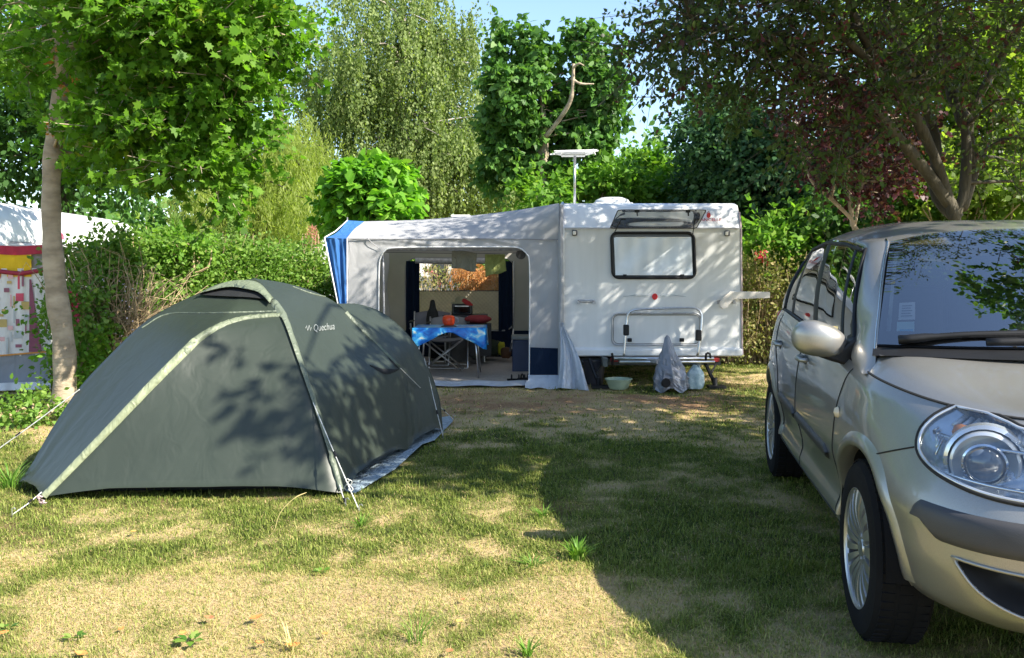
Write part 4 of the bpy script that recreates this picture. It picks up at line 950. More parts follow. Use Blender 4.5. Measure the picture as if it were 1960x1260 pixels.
# bags and bundles at the rear
def blob(name, c, r, m, label, cat, seed=1, amp=.2, flat=1):
    b = MB(); rows = []
    for i in range(15):
        t = pi * i / 14; row = []
        for j in range(25):
            a = 2 * pi * j / 24; d = Vector((sin(t) * cos(a), sin(t) * sin(a), cos(t))); f = 1 + amp * mnoise.noise(d * 1.6 + Vector((seed, seed * 2, 0))) + amp * .4 * mnoise.noise(d * 5 + Vector((seed, 0, 0)))
            sgn = lambda q: math.copysign(abs(q) ** .7, q)
            row.append(Vector(c) + Vector((sgn(d.x) * r[0], sgn(d.y) * r[1], max(-.98, sgn(d.z)) * r[2])) * f)
        rows.append(row)
    b.grid(rows); o = b.build(name, m, smooth=True, weld=True); return tag(o, label, cat)
def bagat(u, v0, v1, wpx, Y, name, col, label, cat, seed):
    a, c = W(u, v0, Y), W(u, v1, Y); r = wpx / 2 / FPX * Y; h = max(.05, (a.z - max(.02, c.z)) / 2)
    return blob(name, (a.x, Y, max(.03, c.z) + h), (r, min(.2, r), h), fabric(name + '_cloth', col, .85, wr=.6, scale=10), label, cat, seed)
bagat(941, 651, 683, 36, 13.5, 'backpack', (.045, .06, .035), 'dark olive backpack on the awning floor behind the table leg', 'backpack', 2)
bagat(960, 655, 680, 14, 13.3, 'yellow_bag', (.45, .42, .03), 'small yellow-green bag leaning right of the olive backpack', 'bag', 3)
bagat(969, 664, 686, 20, 13.2, 'brown_bag', (.12, .06, .03), 'brown bag on the floor right of the yellow-green one', 'bag', 4)
bagat(912, 670, 688, 22, 13.0, 'grey_bundle', (.16, .18, .16), 'crumpled grey bundle on the floor left of the olive backpack', 'bundle', 5)
bagat(893, 655, 678, 14, 13.4, 'food_bag', (.30, .24, .03), 'small mustard bag on the floor behind the folding chair', 'bag', 6)
bagat(850, 662, 690, 60, 13.5, 'dark_holdall', (.015, .015, .018), 'black holdall on the floor behind the folding chair', 'bag', 7)
bagat(900, 640, 668, 30, 13.8, 'dark_sack', (.02, .018, .018), 'dark sack leaning on the rear wall below the window', 'bag', 8)
# towels on a line and round lamp
b = MB(); b.tube([W(732, 483, 11.2), W(900, 486, 11.2), W(1010, 484, 11.2)], .003, n=4); tag(b.build('washing_line', M['darkgrey']), 'thin washing line stretched across the awning behind the eave', 'washing line')
def towel(P, col, label, seed):
    b = MB(); rows = [[(W(*P[0], 0.1) * 0 + W(P[0][0] + (P[1][0] - P[0][0]) * s + (P[3][0] - P[0][0]) * t * (1 - s) + (P[2][0] - P[1][0]) * t * s, P[0][1] + (P[1][1] - P[0][1]) * s + (P[3][1] - P[0][1]) * t * (1 - s) + (P[2][1] - P[1][1]) * t * s + 1.2 * sin(s * 9 + seed) * t, 11.2 - .03 + .025 * sin(s * 8 + seed) * t)) for s in np.linspace(0, 1, 20)] for t in np.linspace(0, 1, 12)]
    b.grid(rows); tag(b.build('towel', fabric('towel_cloth', col, .95, trans=.25, wr=.7, scale=30), smooth=True, solid=.004), label, 'towel', 'towels on the washing line')
towel([(865, 476), (913, 485), (910, 521), (864, 512)], (.30, .30, .24), 'grey towel hanging from the line in the middle of the awning opening', 1)
towel([(928, 487), (966, 487), (969, 520), (929, 530)], (.32, .36, .12), 'yellow-green towel hanging right of the grey one', 2)
b = MB(); b.lathe([(0, -.03), (.055, -.03), (.062, 0), (.055, .03), (0, .03)], W(997, 487, 11.0), n=24, axis='Y'); tag(b.build('hanging_lamp', M['darkgrey'], smooth=False), 'round dark lamp hanging at the top right of the awning opening', 'lamp')

# ------------------------------------------------------------ left caravan and its awning
c2 = thing('caravan', 'white caravan with a pink mark at the far left behind the hedge and tree trunk', 'caravan', (-7.4, 13.6, 0))
b = MB(); zT = 2.24; L0, L1 = Vector((-5.95, 10.45)), Vector((-6.5, 16.6)); dv = (L1 - L0).normalized(); nx = Vector((-dv.y, dv.x)) # nx points left
prof2 = [(0, .4), (0, .9), (.0, 1.35), (.035, 1.75), (.10, 2.0), (.22, 2.16), (.42, 2.23), (1.1, 2.27), (1.8, 2.23), (2.1, 2.0), (2.2, 1.35), (2.2, .4)]
rows = []
LL = (L1 - L0).length
for s in (0, .02, .06, .12, .3, .5, .7, .82, .90, .95, .985, 1):
    k = 0 if s < .5 else max(0, (s - .82) / .18); ks = 0 if s > .5 else max(0, (.12 - s) / .12)
    row = []
    for d, z in prof2:
        zz = z - (z - .5) * .35 * k ** 2.2 * (z > 1.0) - .10 * ks ** 2 * (z > 1.5); p = L0 + dv * (LL * s) + nx * (d if d > 0 else 0) * 1.0 + nx * (.25 * k ** 2)
        row.append(Vector((p.x, p.y, zz)))
    rows.append(row)
b.grid(rows); b.poly(rows[0]); b.poly(rows[-1][::-1]); b.build('body', M['white_paint'], c2, smooth=True, auto=45)
def side2(s, z, off=.02): p = L0 + dv * (LL * s) - nx * off; return Vector((p.x, p.y, z))
b = MB(); b.tube([side2(s, 1.72 - .1 * max(0, s - .8) * 3, .0) for s in np.linspace(.02, .95, 12)], .012, n=5); b.build('trim_line', M['trim'], c2)
b = MB(); b.poly([side2(.22, 1.86, .01), side2(.235, 1.90, .01), side2(.27, 1.88, .01), side2(.275, 1.80, .01), side2(.24, 1.78, .01)]); b.build('emblem', mat('pink_mark', (.6, .12, .2), .5), c2)
b = MB(); b.box((side2(.8, 1.5).x + .01, side2(.8, 1.5).y, 1.5), (.05, .8, .2)); b.build('window', mat('smoked_pane', (.2, .22, .24), .1), c2, bevel=.02)
b = MB(); b.lathe([(0, -.1), (.31, -.1), (.31, .1), (0, .1)], (side2(.55, .3).x - .15, side2(.55, .3).y, .31), axis='X'); b.build('wheel', M['rubber'], c2)
a2 = thing('awning', 'white awning with pink patterned curtains and grey mudflap at the left edge', 'awning', (-5.8, 10.4, 0))
Y2 = 10.2
def A2(u, v, off=0): return W(u, v, Y2 - off)
wf = fabric('awning_white', (.78, .76, .74), .7, trans=.2, wr=.3)
b = MB(); rows = []
for t in np.linspace(0, 1, 10):
    row = []
    for s in np.linspace(0, 1, 16):
        u = -40 + 135 * s; a = A2(u, 470); c = Vector((-5.96 - .12 * s, 10.6 + 1.5 * s, 1.72)); p = a.lerp(c, t); p.z -= .03 * sin(pi * t); row.append(p)
    rows.append(row)
b.grid(rows); b.build('roof', wf, a2, smooth=True)
b = MB(); b.grid([[A2(u, v + (1.5 * sin(u * .05)), .02 + .01 * sin(u * .3)) for u in np.linspace(-140, 95, 40)] for v in (470, 477, 487)]); b.build('red_valance', fabric('valance_red', (.42, .02, .05), .6, wr=.5), a2, smooth=True)
b = MB(); b.poly([A2(-140, 485, .005), A2(60, 488, .005), A2(60, 530, .005), A2(-140, 530, .005)]); b.build('yellow_panel', fabric('panel_yellow', (.80, .52, .01), .6, trans=.25, wr=.3), a2)
b = MB(); b.grid([[A2(u, v, -.02) for u in (60, 97)] for v in (486, 522)]); b.build('upper_panel', mat('panel_grey', (.2, .19, .19), .7), a2)
b = MB(); b.tube([A2(-140, 520, .03), A2(0, 520, .03), A2(40, 524, .03), A2(70, 519, .03), A2(97, 512, .03)], .025, n=8); b.build('red_roll', fabric('roll_red', (.36, .03, .06), .6, wr=.5), a2, smooth=True)
b = MB(); b.grid([[A2(u, v, .0 + .012 * sin(u * .2)) for u in np.linspace(-140, 97, 50)] for v in (514, 560, 620, 682)]); b.build('curtain_wall', wf, a2, smooth=True)
r = random.Random(4); pm = [mat('print_pink', (.60, .07, .12), .7), mat('print_grey', (.42, .44, .44), .7), mat('print_maroon', (.28, .10, .14), .7), mat('print_ochre', (.5, .36, .12), .7), mat('print_rose', (.68, .40, .40), .7)]
b = MB(); used = []
for k in range(320):
    u = r.uniform(-138, 50); v = r.uniform(528, 668); ww, hh = r.choice([(15, 14), (12, 5), (4, 30), (3, 26), (10, 7), (18, 8), (3, 22), (7, 12), (9, 4), (2, 18)])
    if any(abs(u - a) < (ww + c) / 2 + 1.5 and abs(v - d) < (hh + e) / 2 + 1.5 for a, d, c, e in used): continue
    used.append((u, v, ww, hh)); b.poly([A2(u - ww / 2, v - hh / 2, .016), A2(u + ww / 2, v - hh / 2, .016), A2(u + ww / 2, v + hh / 2 + 1, .016), A2(u - ww / 2, v + hh / 2 + 1, .016)], m=r.randrange(5))
b.build('printed_pattern', pm, a2)
b = MB(); b.grid([[A2(u, v, .022) for u in np.linspace(a, c, 4)] for v, a, c in ((535, 56, 60), (580, 56, 66), (630, 56, 74), (674, 55, 80))]); b.build('tied_curtain', mat('tie_maroon', (.22, .06, .10), .7), a2)
b = MB(); b.tube([A2(-140, 681, .02), A2(0, 681, .02), A2(95, 673, .02)], .010, n=5); b.build('orange_piping', mat('orange_piping', (.65, .28, .06), .7), a2)
b = MB(); b.grid([[A2(u, v - 8 * (u + 140) / 235 * .9 + (v == 742) * 2 * sin(u * .1), .01 + (.08 if v > 730 else 0)) for u in np.linspace(-140, 97, 40)] for v in (684, 700, 730, 742)]); b.build('mudflap', fabric('mudflap_grey', (.26, .27, .29), .7, wr=.6), a2, smooth=True)
b = MB(); b.grid([[A2(u, v - 8 * (u + 140) / 235, .09 + .1 * (v > 743) + .02 * sin(u * .2)) for u in np.linspace(-140, 97, 40)] for v in (738, 750, 753)]); b.build('hem', wf, a2, smooth=True)
b = MB(); b.grid([[A2(97, v, -d) for d in (0, .8)] for v in (486, 600, 740)]); b.build('side_wall', wf, a2)
# distant caravan roofs
def farcar(u0, u1, v0, v1, Y, label, slope):
    t = thing('caravan', label, 'caravan', (W((u0 + u1) / 2, 500, Y).x, Y + 1.5, 0)); xa, xb = W(u0, 500, Y).x, W(u1, 500, Y).x; zt = W(u0, v0, Y).z
    b = MB(); pr = [(xa, .4), (xa - .02, zt - .55), (xa + .5, zt - .28), (xa + 1.0, zt - .10), (xb - .25, zt), (xb, zt - .1), (xb, .4)] if slope else [(xa, .4), (xa, zt - .12), (xa + .15, zt), (xb - .15, zt), (xb, zt - .12), (xb, .4)]
    b.slab([Vector((x, Y, z)) for x, z in pr], (0, 2.2, 0)); b.build('body', M['white_paint'], t, bevel=.06)
    b = MB(); b.slab([Vector((xa + .6, Y - .012, 1.1)), Vector((xb - .5, Y - .012, 1.1)), Vector((xb - .5, Y - .012, 1.5)), Vector((xa + .6, Y - .012, 1.5))], (0, .01, 0)); b.build('window', mat('far_pane', (.04, .05, .06), .08), t)
farcar(480, 680, 463, 480, 17.5, 'low white caravan showing its roof over the hedge left of the blue awning corner', True)
farcar(770, 905, 500, 0, 18.0, 'white caravan with pink arc seen through the rear awning window', False)
b = MB(); cc = W(815, 545, 17.9); b.tube([cc + Vector((.28 * cos(a), 0, .28 * sin(a))) for a in np.linspace(-.4, 1.7, 20)], .025, n=6); o = b.build('pink_arc', mat('pink_arc', (.7, .10, .2), .5), [x for x in bpy.data.objects if 'pink arc' in x.get('label', '')][0])
b = MB(); cc = W(882, 414, 13.9); b.box(cc, (.30, .2, .03)); b.box(cc + Vector((0, 0, -.04)), (.14, .12, .06)); tag(b.build('roof_vent', M['white_plain'], bevel=.01), 'small white vent cap just showing over the awning roof', 'vent')
# ------------------------------------------------------------ vegetation
def lm_(c, k): return [(p, tuple(min(.6, q * k) for q in x)) for p, x in c]
LM = {
 'maple': leafmat('leaf_maple', [(0, (.05, .12, .014)), (.5, (.09, .20, .02)), (.92, (.15, .28, .03)), (1, (.26, .24, .04))], trans=.52),
 'ash': leafmat('leaf_ash', [(0, (.03, .08, .018)), (.6, (.055, .13, .028)), (1, (.10, .20, .045))], trans=.42),
 'willow': leafmat('leaf_willow', [(0, (.17, .22, .05)), (.6, (.27, .33, .09)), (1, (.40, .45, .16))], trans=.62),
 'birch': leafmat('leaf_birch', [(0, (.09, .135, .04)), (.6, (.18, .24, .08)), (1, (.30, .35, .15))], trans=.45, rough=.6),
 'catalpa': leafmat('leaf_catalpa', [(0, (.07, .19, .02)), (.6, (.13, .30, .03)), (1, (.22, .38, .05))], trans=.45),
 'linden': leafmat('leaf_linden', [(0, (.045, .11, .025)), (.6, (.085, .19, .04)), (1, (.17, .28, .08))], trans=.35, rough=.42),
 'bright': leafmat('leaf_bright', [(0, (.06, .15, .02)), (.6, (.12, .25, .03)), (1, (.22, .33, .05))], trans=.45),
 'dark': leafmat('leaf_dark', [(0, (.025, .065, .025)), (.6, (.045, .105, .04)), (1, (.09, .17, .07))], trans=.35),
 'plum': leafmat('leaf_plum', [(0, (.028, .048, .018)), (.5, (.055, .09, .028)), (.78, (.09, .125, .04)), (.83, (.07, .03, .035)), (1, (.14, .03, .045))], trans=.52, rough=.4),
 'purple': leafmat('leaf_purple', [(0, (.035, .022, .020)), (.5, (.06, .022, .028)), (1, (.12, .03, .045))], trans=.35, rough=.4),
 'hedge': leafmat('leaf_hedge', [(0, (.07, .15, .02)), (.6, (.13, .24, .04)), (1, (.24, .32, .08))], trans=.35),
 'hedge_dry': leafmat('leaf_hedge_dry', [(0, (.09, .13, .03)), (.5, (.17, .19, .06)), (1, (.34, .27, .13))], trans=.3),
 'olive': leafmat('leaf_olive', [(0, (.08, .14, .02)), (.6, (.14, .21, .035)), (1, (.24, .30, .06))], trans=.55),
 'orange': leafmat('leaf_orange', [(0, (.30, .12, .04)), (.6, (.45, .20, .07)), (1, (.60, .38, .16))], trans=.3),
 'plume': leafmat('leaf_plume', [(0, (.14, .24, .06)), (1, (.26, .36, .12))], trans=.5),
 'rose': leafmat('leaf_rose', [(0, (.35, .12, .12)), (1, (.55, .28, .22))], trans=.4),
}
def px(u, v, Y, ru, rv, rd, n):
    """blob given by screen centre/size at depth Y, rd its depth radius in metres"""
    k = Y / FPX; return (W(u, v, Y), (ru * k, rd, rv * k), n)
def tree(name, label, cat, base, trunk, radii, blobs, leaf, per, rc, size, tpl, bark, style='bushy', strand=1., twigs=.35, group=None, up=.6, droop=.2, flat=.7, forks=(), extra=(), rtw=.03, keep=None, sprigs=None):
    t = thing(name, label, cat, base, group)
    mb = MB(); P, R_ = rough_trunk(trunk, radii); mb.tube(P, R_, n=12); nodes = P[len(P) // 3:]
    for f, fr in forks:
        Q, RQ = rough_trunk(f, fr, 24); mb.tube(Q, RQ, n=8); nodes = nodes + Q[6:]
    crown, C = foliage('crown', blobs, per, rc, size, tpl, LM[leaf], t, style, up=up, droop=droop, flat=flat, keep=keep, sprigs=sprigs)
    limbs(mb, nodes, C, r0=rtw, frac=twigs)
    mb.build('trunk', M[bark], t, smooth=True)
    for (lf, bl, pr, rcc, sz, tp) in extra: foliage('crown', bl, pr, rcc, sz, tp, LM[lf], t)
    return t
# near left maple: slim trunk, crown reaching right over the tent
b0 = G(117, 792)
tr = [b0 + Vector((0, 0, -.05)), W(124, 740, b0.y), W(122, 655, b0.y), W(108, 560, b0.y), W(100, 460, b0.y), W(98, 380, b0.y), W(101, 300, b0.y), W(114, 190, b0.y), W(118, 90, b0.y), W(112, -60, b0.y), W(130, -220, b0.y)]
tree('maple_tree', 'slim-trunked maple with bright green lobed leaves beside the green tent', 'tree', b0, tr, [.115, .107, .098, .092, .086, .080, .074, .064, .052, .04, .03],
     [px(300, 50, 8.0, 200, 100, .8, 64), px(420, 100, 7.9, 75, 115, .6, 40), px(290, 215, 8.1, 160, 55, .6, 34), px(425, 330, 7.9, 38, 26, .4, 8), px(390, 225, 7.9, 66, 38, .5, 17), px(370, 325, 7.9, 45, 26, .4, 7), px(508, 40, 7.9, 30, 80, .5, 14), px(220, 280, 9.2, 110, 40, .8, 10), px(60, 60, 9.3, 150, 120, 1.4, 44), px(300, -150, 8.0, 240, 100, 1.4, 34)],
     'maple', 120, .24, .066, 'maple', 'bark_smooth', forks=[([W(116, 110, b0.y), W(190, 50, b0.y - .1), W(330, 20, b0.y - .3), W(450, -20, b0.y)], [.030, .028, .02, .012]), ([W(108, 240, b0.y), W(180, 205, b0.y + .3), W(300, 190, b0.y + .3), W(420, 220, b0.y)], [.03, .025, .015, .008])], up=.7, twigs=.16,
     keep=lambda c: not (75 < proj(c)[0] < 150 and proj(c)[1] > 40 and c[1] < b0.y + .3), sprigs=M['bark'], rtw=.014)
o = bpy.data.objects; 
# ivy-coloured dry leaves clinging to the trunk
pos = []; 
for u, v in [(96, 90), (130, 110), (92, 120), (122, 160), (133, 172), (128, 150), (88, 235), (95, 250), (92, 100), (100, 130), (126, 185), (90, 225), (136, 160), (118, 152)]:
    p = W(u, v, b0.y - .09); pos += [tuple(p + Vector(rng.normal(size=3)) * .03) for _ in range(4)]
pos = np.array(pos); n = len(pos); leafmesh('dry_leaves', pos, rng.normal(size=(n, 3)) + [0, 0, -1], rng.normal(size=(n, 3)), rng.uniform(.03, .06, n), 'maple', leafmat('leaf_dry_orange', [(0, (.35, .12, .03)), (1, (.55, .25, .08))]), [x for x in o if x.name.startswith('maple_tree')][0])
# darker ash behind it on the left
tree('ash_tree', 'dark green ash with fine leaflets filling the upper left corner behind the maple', 'tree', (-9.4, 18.5, 0), [(-9.4, 18.5, -.1), (-9.3, 18.5, 2.5), (-9.1, 18.4, 5), (-8.6, 18.2, 8)], [.26, .22, .16, .06],
     [px(120, 110, 18.0, 230, 160, 2.2, 150), px(60, 290, 18.3, 160, 62, 1.7, 60), px(210, 310, 18.0, 70, 50, 1.3, 24), px(320, 50, 18, 140, 120, 1.8, 50)], 'ash', 110, .42, .12, 'oval', 'bark_dark', twigs=.25, droop=.5)
# willow
bw = Vector((-5.1, 17.8, 0))
tree('willow_tree', 'yellow-green weeping willow with long hanging strands behind the hedge', 'tree', bw, [bw, bw + Vector((.1, 0, 1.8)), bw + Vector((.3, 0, 3.4)), bw + Vector((.6, 0, 5.0))], [.32, .26, .18, .06],
     [px(480, 330, 17.6, 90, 75, 1.4, 130), px(565, 275, 17.8, 60, 70, 1.2, 100), px(400, 380, 17.6, 55, 45, 1.1, 50), px(550, 370, 17.4, 75, 50, 1.1, 70)], 'willow', 110, .36, .105, 'sliver', 'bark_dark', style='hang', strand=1.25, twigs=.15)
# birch
bb_ = Vector((-3.1, 24.0, 0))
tree('birch_tree', 'tall grey-green silver birch with fine drooping foliage behind the awning', 'tree', bb_, [bb_, bb_ + Vector((.1, 0, 2.5)), bb_ + Vector((0, 0, 5)), bb_ + Vector((.2, .1, 8)), bb_ + Vector((.1, 0, 11))], [.26, .21, .15, .08, .03],
     [px(690, 100, 23.5, 110, 130, 1.9, 120), px(810, 110, 24, 85, 130, 1.9, 150), px(860, 270, 23.5, 95, 80, 1.8, 120), px(640, 210, 24, 65, 60, 1.5, 40), px(740, 320, 23.5, 130, 60, 1.8, 100), px(930, 290, 23.5, 50, 50, 1.2, 34), px(850, 365, 23.3, 100, 35, 1.4, 60), px(760, -60, 24, 130, 80, 1.8, 50), px(610, 300, 24.5, 35, 40, 1, 10), px(720, 210, 24, 110, 70, 1.8, 56), px(925, 190, 23.8, 32, 75, 1.2, 30), px(975, 345, 23.0, 40, 40, 1.2, 30), px(900, 60, 24, 24, 60, 1.0, 16), px(600, 160, 24.2, 26, 60, 1.0, 14)],
     'birch', 150, .46, .078, 'oval', 'bark_birch', style='hang', strand=.85, twigs=.18, rtw=.035)
# catalpa
bc = Vector((-2.45, 15.6, 0))
tree('catalpa_tree', 'round catalpa with large bright green leaves directly behind the blue awning corner', 'tree', bc, [bc, bc + Vector((0, 0, 1.2)), bc + Vector((.05, 0, 2.0))], [.14, .12, .08],
     [px(715, 372, 15.4, 72, 54, .9, 150), px(760, 395, 15.0, 42, 30, .7, 34), px(660, 400, 15.4, 45, 45, .6, 34), px(705, 335, 15.4, 52, 22, .5, 30)], 'catalpa', 38, .15, .135, 'heart', 'bark', up=1.6, droop=.55, twigs=.3)
# linden with pale stubs
bl = Vector((.62, 17.5, 0))
tree('linden_tree', 'pollarded linden with dark heart-shaped leaves and a pale bare limb behind the antenna', 'tree', bl, [bl, W(1038, 380, 17.6), W(1040, 290, 17.7), W(1043, 240, 17.7)], [.17, .13, .12, .10],
     [px(980, 165, 17.5, 34, 40, .8, 64), px(1015, 130, 17.5, 14, 40, .5, 20), px(958, 75, 17.5, 4, 34, .2, 9), px(1010, 80, 17.5, 5, 26, .2, 8), px(1045, 100, 17.5, 5, 30, .3, 9), px(1128, 125, 17.7, 12, 34, .5, 18), px(1150, 195, 17.9, 22, 50, .7, 46), px(970, 230, 17.9, 34, 40, .8, 50), px(1120, 265, 18.0, 36, 26, .7, 36), px(1040, 225, 18.2, 30, 44, .7, 44), px(1084, 205, 18.1, 14, 40, .5, 26), px(1020, 305, 18.2, 52, 40, .8, 56), px(948, 315, 18.3, 16, 40, .6, 16), px(1106, 60, 17.6, 4, 28, .2, 8), px(1150, 88, 17.6, 5, 26, .2, 7), px(1182, 125, 17.7, 5, 22, .2, 5)],
     'linden', 62, .19, .105, 'heart', 'bark', forks=[([W(1040, 250, 17.7), W(1005, 220, 17.8), W(975, 170, 17.8)], [.08, .06, .04]), ([W(1042, 250, 17.7), W(1036, 160, 17.8), W(1040, 80, 17.8)], [.06, .04, .02])], twigs=.10, up=.4, droop=.6, rtw=.015)
mb = MB()
for pp, rr in (([W(1045, 262, 17.2), W(1075, 222, 16.9), W(1094, 185, 16.7), W(1098, 122, 16.6)], [.042, .042, .036, .026]), ([W(1094, 150, 16.7), W(1110, 160, 16.6), W(1137, 161, 16.6)], [.028, .022, .010]), ([W(1097, 130, 16.6), W(1108, 122, 16.5), W(1118, 126, 16.5)], [.025, .02, .01])):
    P, R_ = rough_trunk(pp, rr, 20); mb.tube(P, R_, n=8)
mb.build('bare_limb', M['bark_smooth'], [x for x in bpy.data.objects if x.name.startswith('linden_tree')][0], smooth=True)
# bright low trees behind the caravan
bm_ = Vector((2.2, 19.0, 0))
for (nm, lab, u, v, Y, ru, rv, n, leaf, sz, tpl) in (
  ('walnut_tree', 'bright green bushy tree just behind the caravan roof vent', 1160, 362, 17.2, 95, 30, 90, 'bright', .12, 'oval'),
  ('robinia_tree', 'yellow-green tree with open top right of the caravan roof vent', 1245, 345, 18.2, 55, 38, 55, 'bright', .12, 'oval'),
  ('hazel_tree', 'light green bush left of the antenna mast behind the awning roof', 1040, 375, 16.6, 40, 22, 26, 'bright', .11, 'oval'),
  ('young_tree', 'small bright green tree between robinia and the dark ash', 1300, 365, 17.8, 40, 34, 36, 'bright', .12, 'oval')):
    c = W(u, v, Y); base = Vector((c.x, Y, 0))
    tree(nm, lab, 'tree', base, [base, base + Vector((0, 0, c.z * .5)), c], [.09, .07, .03], [px(u, v, Y, ru, rv, .8, n), (Vector((c.x, Y, c.z * .55)), (ru * Y / FPX * .9, .7, c.z * .4), n // 2)], leaf, 55, .24, sz, tpl, 'bark', twigs=.3, up=.9)
# blue-green dark tree right of the caravan
bd = Vector((5.2, 16.5, 0))
tree('evergreen_oak', 'dense dark blue-green tree rising between the caravan and the purple plum', 'tree', bd, [bd, bd + Vector((0, 0, 2)), bd + Vector((-.3, 0, 4.2))], [.22, .18, .08],
     [px(1400, 290, 16.0, 90, 90, 1.3, 130), px(1470, 360, 15.5, 100, 90, 1.3, 140), px(1370, 390, 16.2, 55, 65, 1.0, 60), px(1540, 380, 15.8, 90, 90, 1.2, 90), px(1350, 225, 16.2, 34, 36, .7, 22), px(1440, 460, 15.0, 100, 30, .9, 50), px(1640, 330, 16.5, 120, 120, 1.3, 90)], 'dark', 70, .30, .10, 'oval', 'bark_dark', twigs=.2)
# purple plum in front: several stems rising from behind the car
bp0 = Vector((4.3, 8.6, 0)); PY = 8.6
def Q(u, v, d=0): return W(u, v, PY + d)
tree('plum_tree', 'multi-stemmed plum with dark bronze leaves spreading over the top right of the photo', 'tree', bp0, [bp0, Q(1835, 600), Q(1830, 500), Q(1828, 420), Q(1845, 370), Q(1850, 280), Q(1842, 215)], [.13, .11, .10, .085, .05, .048, .042],
     [px(1560, 20, 7.6, 160, 75, 1.0, 36), px(1370, 40, 7.4, 120, 55, .8, 30), px(1300, 105, 7.4, 60, 45, .6, 10), px(1490, 140, 7.7, 110, 65, .9, 30), px(1640, 170, 8.0, 110, 80, 1.0, 16), px(1760, 50, 8.2, 160, 100, 1.2, 28), px(1900, 110, 8.2, 100, 140, 1.2, 18), px(1930, 300, 8.8, 70, 80, .8, 16), px(1500, -140, 7.4, 260, 100, 1.6, 70), px(1240, 60, 7.4, 34, 34, .4, 4), px(1800, -160, 7.8, 260, 110, 1.8, 60), (Vector((4.4, 8.6, 4.9)), (1.6, 1.0, .7), 74), (Vector((3.2, 8.7, 5.1)), (1.2, .9, .6), 56), (Vector((5.6, 8.5, 4.8)), (1.5, 1.0, .8), 62), (Vector((6.9, 8.7, 4.4)), (1.0, .9, .8), 40), px(1560, 270, 8.3, 60, 60, .6, 14)],
     'plum', 66, .25, .052, 'oval', 'bark_dark', sprigs=M['bark_dark'],
     forks=[([Q(1830, 430), Q(1800, 330, -.1), Q(1755, 230, -.3), Q(1690, 130, -.5), Q(1640, 50, -.7), Q(1610, -60, -.9)], [.055, .05, .05, .045, .035, .025]),
            ([Q(1840, 400), Q(1862, 330, .1), Q(1855, 230, .1), Q(1905, 130, 0), Q(1975, 10, -.2)], [.055, .05, .045, .038, .03]),
            ([Q(1850, 240), Q(1820, 170, .2), Q(1795, 60, .3), Q(1790, -60, .3)], [.07, .055, .045, .03]),
            ([Q(1835, 420), Q(1790, 370, .1), Q(1790, 260, .2), Q(1750, 160, .2), Q(1715, 30, .3)], [.06, .05, .045, .04, .025]),
            ([Q(1825, 400), Q(1750, 300, -.2), Q(1650, 190, -.6), Q(1540, 120, -.9), Q(1430, 60, -1.1), Q(1330, 60, -1.2)], [.06, .055, .045, .035, .022, .01]),
            ([Q(1700, 150, -.5), Q(1600, 60, -1.0), Q(1500, -20, -1.2)], [.045, .03, .015])], twigs=.42, rtw=.018, up=.3, droop=.5,
     extra=[('purple', [px(1600, 160, 8.2, 120, 80, .7, 20), px(1700, 230, 8.6, 60, 60, .5, 12)], 60, .22, .05, 'oval')])
# second, smaller purple-leaved tree
b2 = Vector((4.35, 11.3, 0)); q2 = lambda u, v, d=0: W(u, v, 11.3 + d)
tree('purple_hazel', 'small red-purple leaved tree with thin pale stems between the oak and the plum', 'tree', b2, [b2, q2(1640, 470), q2(1632, 430), q2(1625, 360), q2(1618, 240)], [.05, .045, .038, .028, .012],
     [px(1600, 250, 11.3, 90, 60, .7, 40), px(1700, 270, 11.3, 70, 70, .7, 36), px(1580, 170, 11.3, 90, 55, .7, 26), px(1690, 350, 11.3, 55, 32, .5, 18), px(1560, 330, 11.3, 40, 30, .4, 8)], 'purple', 50, .2, .055, 'heart', 'bark_smooth',
     forks=[([q2(1636, 425), q2(1590, 380), q2(1556, 350), q2(1528, 285)], [.028, .024, .02, .010]), ([q2(1636, 430), q2(1650, 350), q2(1655, 250)], [.024, .018, .010]), ([q2(1590, 380), q2(1600, 330), q2(1592, 260)], [.025, .02, .01])], twigs=.3, rtw=.012)
# foliage far right and undergrowth
tree('lime_tree', 'olive-green leafy tree behind the plum stems at the right edge', 'tree', (7.6, 14.5, 0), [(7.6, 14.5, 0), (7.5, 14.5, 2), (7.3, 14.4, 4.5)], [.18, .15, .06],
     [px(1860, 40, 13.8, 150, 110, 1.4, 100), px(1700, 60, 14.2, 90, 90, 1.0, 30), px(1850, 200, 14.3, 160, 160, 1.4, 110), px(1900, 340, 13.8, 130, 70, 1.2, 80), px(1760, 330, 14, 90, 80, 1.1, 60), px(1980, 250, 13.5, 80, 160, 1.2, 60)], 'olive', 62, .32, .105, 'oval', 'bark_dark', twigs=.2)
for nm, lab, u, v, Y, ru, rv, rd, n, leaf, sz, tpl in (
  ('laurel_bush', 'light green broad-leaved bush above the right hedge under the dark oak', 1500, 455, 13.6, 62, 30, .5, 26, 'bright', .11, 'oval'),
  ('low_shrub', 'dim green shrub behind the roof of the car', 1640, 420, 13.6, 120, 55, .8, 70, 'ash', .10, 'oval'),
  ('elder_shrub', 'bushy green shrub above the car roof at the right edge', 1880, 385, 12.6, 130, 50, .9, 80, 'olive', .10, 'oval')):
    c = W(u, v, Y); t = thing(nm, lab, 'shrub', (c.x, Y, 0))
    cr, C = foliage('foliage', [px(u, v, Y, ru, rv, rd, n), (Vector((c.x, Y, c.z * .5)), (ru * Y / FPX, rd, c.z * .5), n)], 55, .22, sz, tpl, LM[leaf], t, up=.7)
    mb = MB(); limbs(mb, [Vector((c.x + .2 * k, Y, .0 + .3 * j)) for k in (-2, -1, 0, 1, 2) for j in range(4)], C, r0=.02, frac=.4); mb.build('stems', M['twig'], t)
